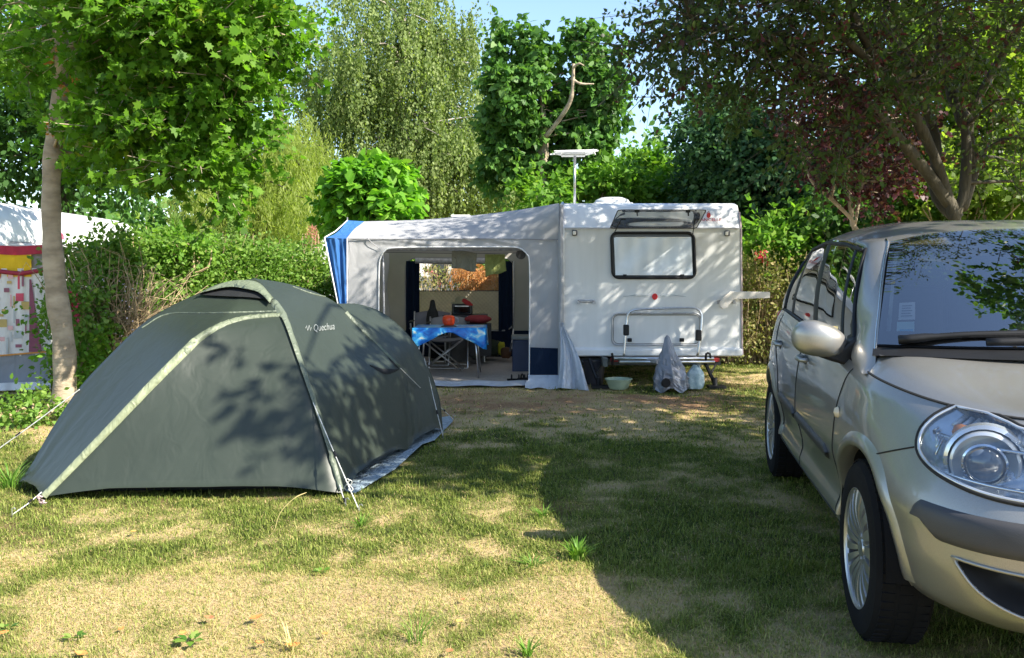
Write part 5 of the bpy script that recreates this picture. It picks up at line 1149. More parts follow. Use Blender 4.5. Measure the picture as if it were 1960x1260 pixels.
# orange autumn shrub and greens beyond the rear awning window
c = W(905, 528, 14.95); t = thing('orange_shrub', 'orange-leaved autumn shrub seen through the rear awning window', 'shrub', (c.x, 14.95, 0))
cr, C = foliage('foliage', [px(905, 530, 14.95, 40, 20, .3, 60), px(935, 545, 14.95, 24, 18, .3, 30)], 40, .10, .085, 'sliver', LM['orange'], t, up=0, droop=1.4)
mb = MB(); limbs(mb, [Vector((c.x + .15 * k, 14.95, .2 * j)) for k in (-2, -1, 0, 1, 2) for j in range(5)], C, r0=.015, frac=.5); mb.build('stems', M['twig'], t)
# hedges
def hedge(name, label, path, h, wdt, n, leaf, size, seed, per=26, rc=.12, htop=None, twign=.25, tcol='twig'):
    r = np.random.default_rng(seed); P = [Vector((x, y, 0)) for x, y in path]; R_ = resample(P, 60); t = thing(name, label, 'hedge', R_[30])
    k = r.integers(0, 59, n); f = r.random(n); base = np.array([tuple(R_[i].lerp(R_[i + 1], float(g_))) for i, g_ in zip(k, f)])
    s = (k + f) / 59; hh = np.interp(s, np.linspace(0, 1, len(h)), h) * (1 + .10 * (r.random(n) - .5)); lat = r.uniform(-1, 1, n); z = hh * r.random(n) ** .6
    # push clumps towards the faces
    face = r.random(n) < .55; lat = np.where(face, np.sign(lat) * (.8 + .2 * np.abs(lat)), lat)
    tan = np.array(tuple((R_[-1] - R_[0]).normalized())); nn = np.array([-tan[1], tan[0], 0])
    C = base + nn * (lat * wdt / 2)[:, None]; C[:, 2] = z
    N_ = n * per; idx = np.repeat(np.arange(n), per); pos = C[idx] + r.normal(size=(N_, 3)) * rc; pos[:, 2] = np.maximum(.02, pos[:, 2])
    tip = r.normal(size=(N_, 3)) + np.array([0, 0, .3]) + nn * (lat[idx])[:, None]; nrm = r.normal(size=(N_, 3)) * .7 + np.array([0, -.2, .6]); rnd = .5 * r.random(N_) + .5 * r.random(n)[idx]
    leafmesh('foliage', pos, tip, nrm, size * r.uniform(.6, 1.4, N_), 'oval', LM[leaf], t, rnd)
    mb = MB()
    for i in range(n):
        if r.random() < twign:
            c_ = Vector(C[i]); b_ = Vector(base[i]) + Vector((float(r.normal()) * .1, float(r.normal()) * .1, 0)); m_ = b_.lerp(c_, .6) + Vector(r.normal(size=3)) * .08; mb.tube(resample([b_, m_, c_ + (c_ - m_) * .3], 5), [.012, .010, .008, .005, .003], n=4, cap=False)
    mb.build('stems', M[tcol], t); return t
hedge('hedge', 'long green clipped hedge running from the left tree trunk to the blue awning corner', [(-4.75, 9.7), (-4.3, 10.7), (-3.6, 11.9), (-2.75, 13.2)], [1.52, 1.70, 1.64, 1.52], .9, 1900, 'hedge', .05, 11, per=36, rc=.10)
hedge('hedge', 'half-dry green and tan hedge between the caravan and the silver car', [(2.95, 13.3), (4.0, 13.2), (5.4, 13.0), (7.5, 12.6)], [1.50, 1.52, 1.5, 1.5], .8, 1200, 'hedge_dry', .05, 12, per=26, twign=.6)
hedge('hedge', 'thin brown hedge with bare stems beyond the rear awning window', [(-2.6, 15.4), (-1.0, 15.5), (1.2, 15.6)], [1.62, 1.6, 1.6], .5, 330, 'hedge_dry', .055, 13, per=16, rc=.11, twign=1.0)
# dry twig thicket at the left end of the hedge
mb = MB(); r = np.random.default_rng(5); root = [W(u, 650, 9.6) for u in (190, 215, 240, 262)]
for k in range(240):
    b_ = root[int(r.integers(0, 4))] + Vector((float(r.normal()) * .08, float(r.normal()) * .05, float(r.uniform(-.4, .1)))); a = r.uniform(-.5, 1.15); L_ = r.uniform(.4, 1.15)
    e = b_ + Vector((cos(pi / 2 - a) * L_, float(r.uniform(-.35, .05)), abs(sin(pi / 2 - a)) * L_ * .95)); m_ = b_.lerp(e, .5) + Vector(r.normal(size=3)) * .07
    mb.tube(resample([b_, m_, e, e + Vector(r.normal(size=3)) * .1], 7), [float(q) for q in np.linspace(.008, .002, 7)], n=4, cap=False)
tag(mb.build('dry_thicket', M['twig']), 'tangle of bare tan twigs in the hedge right of the left tree trunk', 'dry bush')
# feathery plumes, rose bush and shrubs on top of the hedge
def plume(u, v0, v1, Y, wpx, n, leaf, label, name='feathery_plant', tpl='sliver', size=.06, cat='plant'):
    a, c = W(u, v0, Y), W(u, v1, Y); r_ = wpx / FPX * Y; s = rng.random(n); rad = r_ * (.25 + .75 * s); th_ = rng.random(n) * 2 * pi
    pos = np.stack([a.x + rad * np.cos(th_) * np.sqrt(rng.random(n)), Y + rad * np.sin(th_) * .5, a.z + (c.z - a.z) * s + rng.normal(size=n) * .02], 1)
    t = thing(name, label, cat, (a.x, Y, 0)); leafmesh('foliage', pos, rng.normal(size=(n, 3)) * .6 + [0, 0, .8], rng.normal(size=(n, 3)), size * rng.uniform(.6, 1.4, n), tpl, LM[leaf], t)
    mb = MB()
    for k in range(6): mb.tube([Vector((a.x + .05 * (k - 3), Y, 0)), Vector((a.x + .1 * (k - 3) * r_ * 3, Y, a.z + (c.z - a.z) * .3))], .006, n=4)
    mb.build('stems', M['twig'], t)
plume(335, 418, 480, 11.0, 20, 1800, 'plume', 'feathery pale green plant standing above the hedge left of the other one')
plume(446, 424, 490, 11.6, 22, 2200, 'plume', 'feathery pale green plant above the hedge in front of the willow')
plume(400, 445, 500, 11.4, 50, 2600, 'plume', 'broad low feathery plant on the hedge between the two taller plumes')
plume(597, 436, 475, 12.9, 20, 260, 'rose', 'pinkish smoke bush beside the blue awning corner', 'smoke_bush', cat='shrub', size=.05)
plume(590, 462, 500, 12.9, 26, 900, 'plume', 'grey-green feathery plant under the pink smoke bush')
def shrub(u, v, Y, ru, rv, n, leaf, label, sz=.06, name='shrub', low=.5):
    c = W(u, v, Y); t = thing(name, label, 'shrub', (c.x, Y, 0)); cr, C = foliage('foliage', [px(u, v, Y, ru, rv, .35, n)], 34, .13, sz, 'oval', LM[leaf], t, up=.5)
    mb = MB(); limbs(mb, [Vector((c.x + .15 * k, Y, c.z * j / 5)) for k in (-1, 0, 1) for j in range(5)], C, r0=.012, frac=.5); mb.build('stems', M['twig'], t)
shrub(205, 470, 9.9, 80, 14, 26, 'hedge', 'bright green shrub reaching up in front of the left caravan')
shrub(262, 452, 10.3, 50, 12, 9, 'hedge', 'loose green sprays in front of the tail of the left caravan')
shrub(345, 470, 10.6, 60, 24, 44, 'bright', 'yellow-green shrub on the hedge at the right end of the left caravan')
shrub(160, 600, 9.2, 28, 50, 40, 'hedge', 'leafy green shrub directly right of the left tree trunk')
shrub(150, 690, 8.9, 34, 40, 36, 'bright', 'bright green low shrub at the foot of the left tree trunk')
shrub(60, 790, 8.0, 44, 30, 30, 'hedge', 'small leafy plant left of the trunk base near the guy rope', .05)
shrub(85, 610, 9.3, 26, 18, 6, 'bright', 'thin sprig of leaves in front of the patterned curtain', .05)
c = W(143, 592, 9.0); n = 60; t = thing('pink_flowers', 'cluster of pink flowers in the hedge just right of the left trunk', 'flowers', c)
leafmesh('blossoms', np.array(c) + rng.normal(size=(n, 3)) * [.04, .04, .09], rng.normal(size=(n, 3)), rng.normal(size=(n, 3)), np.full(n, .05), 'oval', mat('blossom_pink', (.6, .05, .15), .6), t)
c = W(1458, 495, 12.9); n = 34; t = thing('red_flowers', 'small cluster of red flowers above the hedge right of the caravan', 'flowers', c)
leafmesh('blossoms', np.array(c) + rng.normal(size=(n, 3)) * [.05, .04, .05], rng.normal(size=(n, 3)), rng.normal(size=(n, 3)), np.full(n, .055), 'oval', mat('blossom_red', (.5, .02, .04), .6), t)
# white blossom dots in the left hedge
n = 260; pos = np.stack([rng.uniform(-4.6, -3.9, n), rng.uniform(9.1, 9.9, n), rng.uniform(.3, 1.3, n)], 1)
leafmesh('hedge_blossoms', pos, rng.normal(size=(n, 3)), rng.normal(size=(n, 3)), np.full(n, .022), 'oval', mat('blossom_white', (.6, .5, .6), .6)); tag(bpy.data.objects['hedge_blossoms'], 'tiny pale blossoms scattered through the left end of the hedge', 'blossoms', kind='stuff')
# distant wood closing the horizon
n = 900; a = rng.uniform(-1, 1, n); X = a * 26; Yw = 30 + 4 * rng.random(n) - .010 * X * X
H = 3.6 + 1.6 * np.sin(X * .5) + 1.0 * np.sin(X * 1.3 + 1); C = np.stack([X, Yw, H * rng.random(n)], 1)
idx = np.repeat(np.arange(n), 60); N_ = len(idx); pos = C[idx] + rng.normal(size=(N_, 3)) * .55; pos[:, 2] = np.maximum(pos[:, 2], .05)
leafmesh('distant_wood', pos, rng.normal(size=(N_, 3)), rng.normal(size=(N_, 3)) + [0, -.3, .5], .26 * rng.uniform(.6, 1.4, N_), 'oval', LM['linden'], None, .5 * rng.random(N_) + .5 * rng.random(n)[idx])
tag(bpy.data.objects['distant_wood'], 'far-off dark green wood closing the view behind the campsite', 'wood', kind='stuff')
# the tree just outside the frame to the right whose crown shades the lawn, car and tent
bs_ = Vector((6.3, 4.6, 0))
tree('shade_tree', 'leafy tree standing right of the car whose crown shades the lawn', 'tree', bs_, [bs_, bs_ + Vector((-.1, 0, 2)), bs_ + Vector((-.6, -.1, 3.6)), bs_ + Vector((-1.2, -.1, 5))], [.18, .15, .12, .05],
     [(Vector((5.2, 4.6, 4.9)), (1.5, 1.2, .9), 90), (Vector((3.7, 4.6, 4.9)), (.9, .9, .5), 26), (Vector((3.4, 2.75, 4.9)), (.5, .3, .3), 10), (Vector((4.95, 3.35, 4.9)), (.75, .6, .35), 32), (Vector((4.05, 3.35, 5.0)), (.6, .4, .3), 11), (Vector((5.8, 6.6, 5.2)), (1.6, .9, .6), 54), (Vector((6.4, 5.6, 4.6)), (1.3, 1.3, .9), 60), (Vector((4.4, 5.6, 5.4)), (1.2, .9, .6), 34), (Vector((6.8, 3.6, 4.8)), (1.0, .9, .9), 40)],
     'linden', 60, .26, .11, 'oval', 'bark', forks=[([bs_ + Vector((-.6, -.1, 3.4)), Vector((4.6, 4.8, 4.8)), Vector((3.4, 4.7, 5.1))], [.07, .05, .02])], twigs=.3)
# ------------------------------------------------------------ people carrier
TH = -radians(9.47)
kar = thing('parked_car', 'silver-beige people carrier parked on the grass at the right with its nose to the photo', 'car', (2.05, 2.345, 0), rz=TH)
def paint():
    m, t, b = newmat('paint_beige_metallic'); N = t.nodes; L = t.links
    n = N.new('ShaderNodeTexNoise'); n.inputs['Scale'].default_value = 900; tc = N.new('ShaderNodeTexCoord'); L.new(tc.outputs['Object'], n.inputs[0])
    r = N.new('ShaderNodeValToRGB'); r.color_ramp.elements[0].color = (.27, .260, .235, 1); r.color_ramp.elements[1].color = (.42, .405, .375, 1); r.color_ramp.elements[0].position = .3; r.color_ramp.elements[1].position = .7
    L.new(n.outputs[0], r.inputs[0]); L.new(r.outputs[0], b.inputs['Base Color'])
    b.inputs['Metallic'].default_value = .74
    d = N.new('ShaderNodeTexNoise'); d.inputs['Scale'].default_value = 2.5; d.inputs['Detail'].default_value = 6; L.new(tc.outputs['Object'], d.inputs[0])
    mr = N.new('ShaderNodeMapRange'); mr.inputs['To Min'].default_value = .34; mr.inputs['To Max'].default_value = .50; L.new(d.outputs[0], mr.inputs[0]); L.new(mr.outputs[0], b.inputs['Roughness'])
    b.inputs['Coat Weight'].default_value = .8; b.inputs['Coat Roughness'].default_value = .04
    return m
PNT = paint(); CB = lambda mb, name, m, par=None, **k: mb.build(name, m, par or kar, local=True, **k)
CHR = mat('chrome', (.75, .76, .78), .12, metal=1, var=.02); CLN = mat('strip_grey', (.040, .040, .043), .5, var=.1, bump=.2, bscale=300)
GAP = mat('panel_gap', (.012, .012, .012), .8, var=.1)
out = [(0, 0), (-.35, .02), (-.55, .065), (-.70, .155), (-.80, .31), (-.855, .52), (-.885, .82), (-.90, 1.2), (-.905, 2.1), (-.90, 3.2), (-.885, 3.7), (-.84, 4.0), (-.72, 4.17), (-.4, 4.24), (0, 4.26)]
NS = 300; OL = resample([Vector((x, y, 0)) for x, y in out], NS); LEN = sum((b - a).length for a, b in zip(OL, OL[1:])); ds = LEN / (NS - 1)
fp = [(.17, .28), (.11, .31), (.05, .36), (.01, .45), (.0, .54), (.0, .62), (.02, .68), (.06, .745), (.11, .81), (.175, .875), (.26, .93)]
sp = [(.12, .26), (.05, .30), (.028, .36), (.045, .44), (.028, .53), (.002, .62), (.0, .72), (.008, .82), (.022, .89), (.042, .955), (.075, 1.0)]
NT = 60
FP = resample([Vector((a, b, 0)) for a, b in fp], NT); SP = resample([Vector((a, b, 0)) for a, b in sp], NT)
def ss(x): x = min(1, max(0, x)); return x * x * (3 - 2 * x)
def belt(y): return float(np.interp(y, [.3, .6, 1.15, 2.3, 3.4, 4.0], [.945, .962, 1.0, 1.065, 1.12, 1.13]))
PG = []
for i in range(NS):
    o = OL[i]; t = (OL[min(NS - 1, i + 1)] - OL[max(0, i - 1)]); 
    if i == 0: t = Vector((-1, 0, 0))
    if i == NS - 1: t = Vector((1, 0, 0))
    t.normalize(); nrm = Vector((-t.y, t.x, 0))        # outward
    if nrm.dot(Vector((0, 2.1, 0)) - o) > 0: nrm = -nrm
    wf = 1 - ss((o.y - .12) / .85); col = []
    for k in range(NT):
        a = FP[k].lerp(SP[k], 1 - wf); z = a.y; top = belt(o.y) if wf < 1 else .93
        zt0 = FP[-1].lerp(SP[-1], 1 - wf).y; tgt = .93 * wf + top * (1 - wf)
        if z > .70: z = .70 + (z - .70) * (tgt - .70) / (zt0 - .70)
        rear = ss((o.y - 3.6) / .5); ins = a.x + rear * .05 * max(0, z - .75) / .35
        col.append(o - nrm * ins + Vector((0, 0, z)))
    PG.append(col)
def PS(s, z, off=0.0):
    """body point at arc length s from the nose centre and height z (s<0: other side)"""
    sg = -1 if s < 0 else 1; f = min(NS - 1.001, abs(s) / ds); i = int(f); f -= i
    c = [PG[i][k].lerp(PG[i + 1][k], f) for k in range(NT)]
    zs = [p.z for p in c]; j = int(np.searchsorted(zs, z)); j = min(NT - 1, max(1, j)); t = (z - zs[j - 1]) / max(1e-6, zs[j] - zs[j - 1]); t = min(1, max(0, t))
    p = c[j - 1].lerp(c[j], t)
    if off:
        c2 = PG[min(NS - 1, i + 2)][j]; c1 = PG[max(0, i - 1)][j]; ta = (c2 - c1).normalized(); up = (c[j] - c[j - 1]).normalized(); n = ta.cross(up).normalized()
        if n.dot(p - Vector((0, 2.1, .5))) < 0: n = -n
        p = p + n * off
    return Vector((p.x * sg, p.y, p.z))
def inpoly(x, y, P):
    c = False; j = len(P) - 1
    for i in range(len(P)):
        if (P[i][1] > y) != (P[j][1] > y) and x < (P[j][0] - P[i][0]) * (y - P[i][1]) / (P[j][1] - P[i][1]) + P[i][0]: c = not c
        j = i
    return c
def smoothpoly(P, n): return [(p.x, p.y) for p in resample([Vector((a, b, 0)) for a, b in P + P[:1]], n + 1)[:-1]]
HL = smoothpoly([(1.09, .95), (1.118, .90), (1.118, .845), (1.06, .785), (.91, .742), (.66, .712), (.42, .715), (.33, .76), (.36, .84), (.5, .893), (.72, .915), (.90, .935), (1.03, .958), (1.07, .960)], 110)
FG = smoothpoly([(.80, .52), (.55, .51), (.30, .505), (.26, .46), (.30, .385), (.45, .36), (.60, .375), (.72, .43)], 60)
WY = (.86, 3.545); WR = .335; AR = .392
b = MB(); vs = []; idx = {}
for i in range(NS):
    for k in range(NT): idx[(i, k)] = len(vs); vs.append(PG[i][k].copy())
fs = []; dead = set()
for i in range(NS - 1):
    for k in range(NT - 1):
        c = (PG[i][k] + PG[i + 1][k + 1]) / 2; s = (i + .5) * ds; kill = False
        for wy in WY:
            if sqrt((c.y - wy) ** 2 + (c.z - WR) ** 2) < AR: kill = True
        if inpoly(s, c.z, HL) or inpoly(s, c.z, FG): dead.add((i, k)); kill = True
        if not kill: fs.append((idx[(i, k)], idx[(i + 1, k)], idx[(i + 1, k + 1)], idx[(i, k + 1)]))
        elif (i, k) not in dead:
            dead.add((i, k))
            for q in ((i, k), (i + 1, k), (i, k + 1), (i + 1, k + 1)):
                p = vs[idx[q]]
                for wy in WY:
                    d = sqrt((p.y - wy) ** 2 + (p.z - WR) ** 2)
                    if d < AR + .03 and d > .01: p.y = wy + (p.y - wy) * AR / d; p.z = WR + (p.z - WR) * AR / d
n0 = len(vs); b.add(vs, fs); b.add([Vector((-p.x, p.y, p.z)) for p in vs], [f[::-1] for f in fs])
side_tree = BVHTree.FromPolygons([tuple(p) for p in vs], fs)
full = MB(); full.add([p for c in PG for p in c], [(i * NT + k, (i + 1) * NT + k, (i + 1) * NT + k + 1, i * NT + k + 1) for i in range(NS - 1) for k in range(NT - 1)]); ft = BVHTree.FromPolygons([tuple(p) for p in full.v], full.f)
def SX(y, z, off=0.0):
    h = ft.ray_cast(Vector((-3, y, z)), Vector((1, 0, 0)))
    if h[0] is None: return Vector((-.88, y, z))
    return h[0] + Vector((-off, 0, 0))
# hood: spans between the two upper edges from nose to cowl
iy = [i for i in range(NS) if PG[i][-1].y < 1.16]
rows = []
for i in iy:
    e = PG[i][-1]; cr = .015 + .075 * ss((e.y - .26) / .9); n_ = 41
    rows.append([Vector((e.x * t, e.y, e.z + cr * (1 - abs(t) ** 14))) for t in np.linspace(1, -1, n_)])
hb = MB(); hb.grid(rows)
body = CB(b, 'body', PNT, smooth=True, weld=False)
hood = CB(hb, 'bonnet', PNT, smooth=True)
# bonnet seam following the wing, gaps drawn as thin dark beads on the surface
def bead(pts, name='panel_gap', r=.0035, m=GAP, par=None):
    bb = MB(); bb.tube(pts, r, n=5); return CB(bb, name, m, par or body)
for sg in (1, -1):
    bead([Vector((PG[i][-1].x * sg, PG[i][-1].y, PG[i][-1].z + .001)) for i in iy if abs(PG[i][-1].x) > .25], r=.005)
def sideline(P, n=30, r=.0035, both=True):
    q = resample([Vector((0, y, z)) for y, z in P], n)
    for sg in ((1, -1) if both else (1,)):
        bead([Vector((SX(p.y, p.z, .0008).x * sg, p.y, p.z)) for p in q], r=r)
sideline([(1.33, .33), (1.30, .5), (1.27, .75), (1.23, .93), (1.21, .985)])
sideline([(2.33, .33), (2.33, .6), (2.34, .85), (2.36, 1.05)])
sideline([(3.15, .36), (3.06, .55), (3.12, .75), (3.35, .92), (3.40, 1.10)])
sideline([(1.33, .335), (1.8, .335), (2.5, .335), (3.12, .345)])
for sg in (1, -1): bead([PS(sg * s, z, .001) for s, z in zip(np.linspace(1.10, 1.34, 12), np.linspace(.80, .722, 12))], r=.003)
# arch lips and liners
for wy in WY:
    for sg in (1, -1):
        rows = []; a0 = 3
        for a in np.linspace(radians(a0), radians(180 - a0), 60):
            row = []
            for rr, off in ((AR + .052, .000), (AR + .040, .007), (AR + .018, .014), (AR + .002, .013), (AR - .004, .004), (AR - .004, -.05)):
                y, z = wy + rr * cos(a), WR + rr * sin(a); p = SX(y, max(z, .27), 0); row.append(Vector(((p.x - off) * sg, y, z)))
            rows.append(row)
        bb = MB(); bb.grid(rows); CB(bb, 'wheel_arch', PNT, smooth=True)
        bb = MB(); bb.grid([[Vector((x * sg, wy + (AR - .003) * cos(a), WR + (AR - .003) * sin(a))) for x in (-.87, -.5)] for a in np.linspace(0, pi, 30)])
        bb.poly([Vector((-.52 * sg, wy + (AR) * cos(a), WR + (AR) * sin(a))) for a in np.linspace(0, pi, 30)])
        CB(bb, 'arch_liner', M['rubber'])
# underbody
bb = MB(); bb.box((0, 2.2, .33), (1.1, 3.0, .06)); bb.box((0, 2.2, .29), (1.66, 1.75, .05)); CB(bb, 'underbody', M['black'])
# headlights
def ringfill(P, c, depth, sg, nr_=10, pw=3):
    rows = []
    for r_ in np.linspace(1, 0.02, nr_):
        rows.append([PS(sg * (c[0] + (s - c[0]) * r_), c[1] + (z - c[1]) * r_, depth(r_)) for s, z in P + P[:1]])
    return rows
hlg = glassmat('headlight_cover', (.93, .95, .96), refl=.07, rough=.02, edge=.8)
REF = mat('reflector_silver', (.62, .66, .70), .22, metal=.75, var=.12, scale=18)
for sg in (1, -1):
    hl = CB(MB().grid(ringfill(HL, (.72, .82), lambda r_: -.002 - .075 * (1 - r_ ** 4), sg)), 'headlight', REF, smooth=True)
    c = PS(sg * .80, .815, -.035); d = (Vector((0, -1, .0)) * .85 + Vector((-.35 * sg, 0, 0))).normalized(); q = d.to_track_quat('Z', 'Y').to_matrix()
    T = lambda prof, n=32: [(c + q @ Vector((r_ * cos(a), r_ * sin(a), h))) for r_, h in prof for a in np.linspace(0, 2 * pi, n, endpoint=False)]
    def lt(prof, name, m, n=32, par=hl):
        bb = MB(); vs_ = T(prof, n); bb.add(vs_, [(i * n + j, i * n + (j + 1) % n, (i + 1) * n + (j + 1) % n, (i + 1) * n + j) for i in range(len(prof) - 1) for j in range(n)]); return CB(bb, name, m, par, smooth=True, auto=40)
    lt([(.105, -.03), (.100, .0), (.092, .006), (.080, -.012), (.060, -.02)], 'bezel', mat('bezel_silver', (.55, .60, .66), .3, metal=.6, var=.05))
    lt([(.066, -.02), (.066, .012), (.060, .016), (.054, .010)], 'lens_ring', CHR)
    lt([(.054, .010), (.048, .022), (.034, .031), (.015, .036), (0.001, .037)], 'projector_lens', mat('lens_dark', (.10, .13, .18), .05, spec=1, coat=1))
    lt([(.125, -.045), (.120, -.02), (.108, -.012), (.105, -.03)], 'outer_ring', REF)
    # indicator above: ribbed clear block with an amber bulb
    bb = MB()
    for k in range(13):
        s0 = sg * (.60 + .036 * k); bb.tube([PS(s0, .872 + .002 * k, -.022), PS(s0, .915 + .001 * k, -.022)], .011, n=6)
    CB(bb, 'indicator_lens', mat('indicator_ribs', (.60, .62, .64), .15, metal=.3, var=.1), hl, smooth=True)
    bb = MB(); cc = PS(sg * .985, .885, -.025); bb.lathe([(0, -.028), (.02, -.022), (.028, 0), (.02, .022), (0, .028)], cc, n=16); CB(bb, 'amber_bulb', mat('amber', (.60, .26, .12), .25), hl, smooth=True)
    bb = MB()
    for zz in (.862,): bb.tube([PS(sg * s, zz - .02 * (1.1 - s), -.018) for s in np.linspace(.42, 1.08, 20)], .006, n=6)
    bb.tube([PS(sg * s, .745 + .03 * (s - .5), -.015) for s in np.linspace(.45, .98, 16)], .007, n=6)
    for k in range(5): bb.tube([PS(sg * (1.0 + .018 * k), .80 + .02 * k, -.012), PS(sg * (1.03 + .014 * k), .865, -.016)], .004, n=5)
    CB(bb, 'reflector_rib', CHR, hl, smooth=True)
    bb = MB(); cc = PS(sg * .50, .80, -.06); bb.lathe([(.0, .02), (.03, .018), (.055, 0), (.06, -.03), (.062, -.035)], cc, n=20, axis='Y'); CB(bb, 'main_beam_bowl', CHR, hl, smooth=True)
    bb = MB(); bb.grid(ringfill(HL, (.72, .82), lambda r_: .004 + .008 * (1 - r_ ** 6), sg, 14)); CB(bb, 'cover', hlg, hl, smooth=True)
    bb = MB(); bb.tube([PS(sg * s, z, .003) for s, z in HL], .0065, n=6, closed=True); CB(bb, 'seal', GAP, hl, smooth=True)
    bb = MB(); bb.tube([PS(sg * (s + (s - .72) * -.035), z + (z - .82) * -.07, .004) for s, z in HL], .006, n=6, closed=True); CB(bb, 'inner_rim', mat('rim_silver', (.6, .62, .65), .2, metal=.6), hl, smooth=True)
    # fog lamp recess in the bumper
    fo = CB(MB().grid(ringfill(FG, (.52, .44), lambda r_: -.002 - .10 * (1 - r_ ** 5), sg)), 'lower_grille', M['black'], smooth=True)
    bb = MB(); cc = PS(sg * .50, .43, -.06); bb.lathe([(0, -.02), (.035, -.016), (.042, 0), (.048, 0), (.048, .05)], cc, n=20, axis='Y'); CB(bb, 'fog_lamp', CHR, fo, smooth=True)
    bb = MB(); bb.tube([PS(sg * s, z, .002) for s, z in FG], .006, n=6, closed=True); CB(bb, 'grille_edge', PNT, fo, smooth=True)
    # bumper rub strip
    rows = []
    for s in np.linspace(.22, .985, 60):
        e = min(1, (.985 - s) / .04) ** .5; zc_, hh = .605 + .004 * s, .052 * e + .001
        rows.append([PS(sg * (s - .05 * (1 - k) * ss((s - .6) / .38)), zc_ + hh * k, .002 + .014 * (1 - abs(k) ** 6)) for k in np.linspace(-1, 1, 12)])
    bb = MB(); bb.grid(rows); CB(bb, 'bumper_strip', CLN, smooth=True)
    # side mouldings, sill strip, handles, repeater
    for y0, y1 in ((1.42, 2.29), (2.37, 2.98)):
        rows = []
        for y in np.linspace(y0, y1, 30):
            e = min(1, (y - y0) / .03 + .1, (y1 - y) / .02 + .1); zc_ = .585 + .022 * (y - 1.4)
            rows.append([Vector((SX(y, zc_ + .034 * e * k, .001 + .016 * (1 - abs(k) ** 4)).x * sg, y, zc_ + .034 * e * k)) for k in np.linspace(-1, 1, 9)])
        bb = MB(); bb.grid(rows); CB(bb, 'side_moulding', CLN, smooth=True)
    for y0 in (2.16, 3.12):
        bb = MB(); p = SX(y0, .925); bb.lathe([(0, -.004), (.05, -.004), (.06, .0), (.0, .0)], Vector((p.x * sg, y0, .92)), n=20, axis='X', sx=1, sy=.55); h = CB(bb, 'handle_recess', M['darkgrey'])
        bb = MB(); bb.tube(resample([Vector(((p.x - .004) * sg, y0 - .085, .93)), Vector(((p.x - .036) * sg, y0 - .07, .933)), Vector(((p.x - .038) * sg, y0 + .05, .935)), Vector(((p.x - .002) * sg, y0 + .095, .932))], 14), .013, n=8); CB(bb, 'door_handle', PNT, smooth=True)
    bb = MB(); p = SX(1.27, .80); bb.lathe([(0, -.018), (.018, -.012), (.024, 0)], Vector((p.x * 1, 1.22, .80)) if sg == 1 else Vector((-p.x, 1.22, .80)), n=16, axis='X', sx=1.4); CB(bb, 'side_repeater', mat('repeater', (.6, .5, .35), .15), smooth=True)
# centre grille on the nose
bb = MB(); bb.grid([[PS(s, z, .004) for s in np.linspace(-.26, .26, 24)] for z in np.linspace(.70, .86, 10)]); gr = CB(bb, 'grille', M['black'], smooth=True)
bb = MB()
for z in (.73, .77, .81): bb.tube([PS(s, z, .01) for s in np.linspace(-.25, .25, 16)], .008, n=6)
CB(bb, 'grille_bar', CHR, gr)
bb = MB(); bb.grid([[PS(s, z, .006) for s in np.linspace(-.26, .26, 12)] for z in np.linspace(.52, .635, 5)]); CB(bb, 'plate', mat('plate_white', (.7, .7, .68), .4), smooth=True)
# greenhouse -------------------------------------------------------------
def rail(y): return Vector((float(np.interp(y, [1.7, 1.95, 2.5, 3.3, 3.8, 4.05], [-.635, -.645, -.668, -.66, -.63, -.60])), y, float(np.interp(y, [1.7, 1.95, 2.3, 2.8, 3.3, 3.8, 4.05], [1.44, 1.505, 1.548, 1.57, 1.54, 1.46, 1.36]))))
def low(y): p = min((c[-1] for c in PG), key=lambda q: abs(q.y - y) + (0 if q.x < -.5 else 9)); return Vector((p.x, y, belt(y) - .004))
glass_d = glassmat('car_side_glass', (.34, .38, .37), refl=.30, rough=.015, edge=.95)
NW = 60; YL = np.linspace(1.30, 3.72, NW); YU = np.interp(np.linspace(0, 1, NW), [0, .04, .10, .9, 1], [1.90, 1.99, 2.12, 3.55, 3.78])
def SG(a, t, off=0):
    """side window surface: a along 0..1, t up 0..1"""
    f = a * (NW - 1); yl = float(np.interp(f, range(NW), YL)); yu = float(np.interp(f, range(NW), YU))
    l_ = low(yl); l_.x += .025; u_ = rail(yu); 
    if a < .12: u_ = Vector((-.835, 1.30, 1.0)).lerp(Vector((-.60, 2.0, 1.525)), 1) if False else u_
    p = l_.lerp(u_, t); p.x -= .035 * 4 * t * (1 - t) * .8 + off; return p
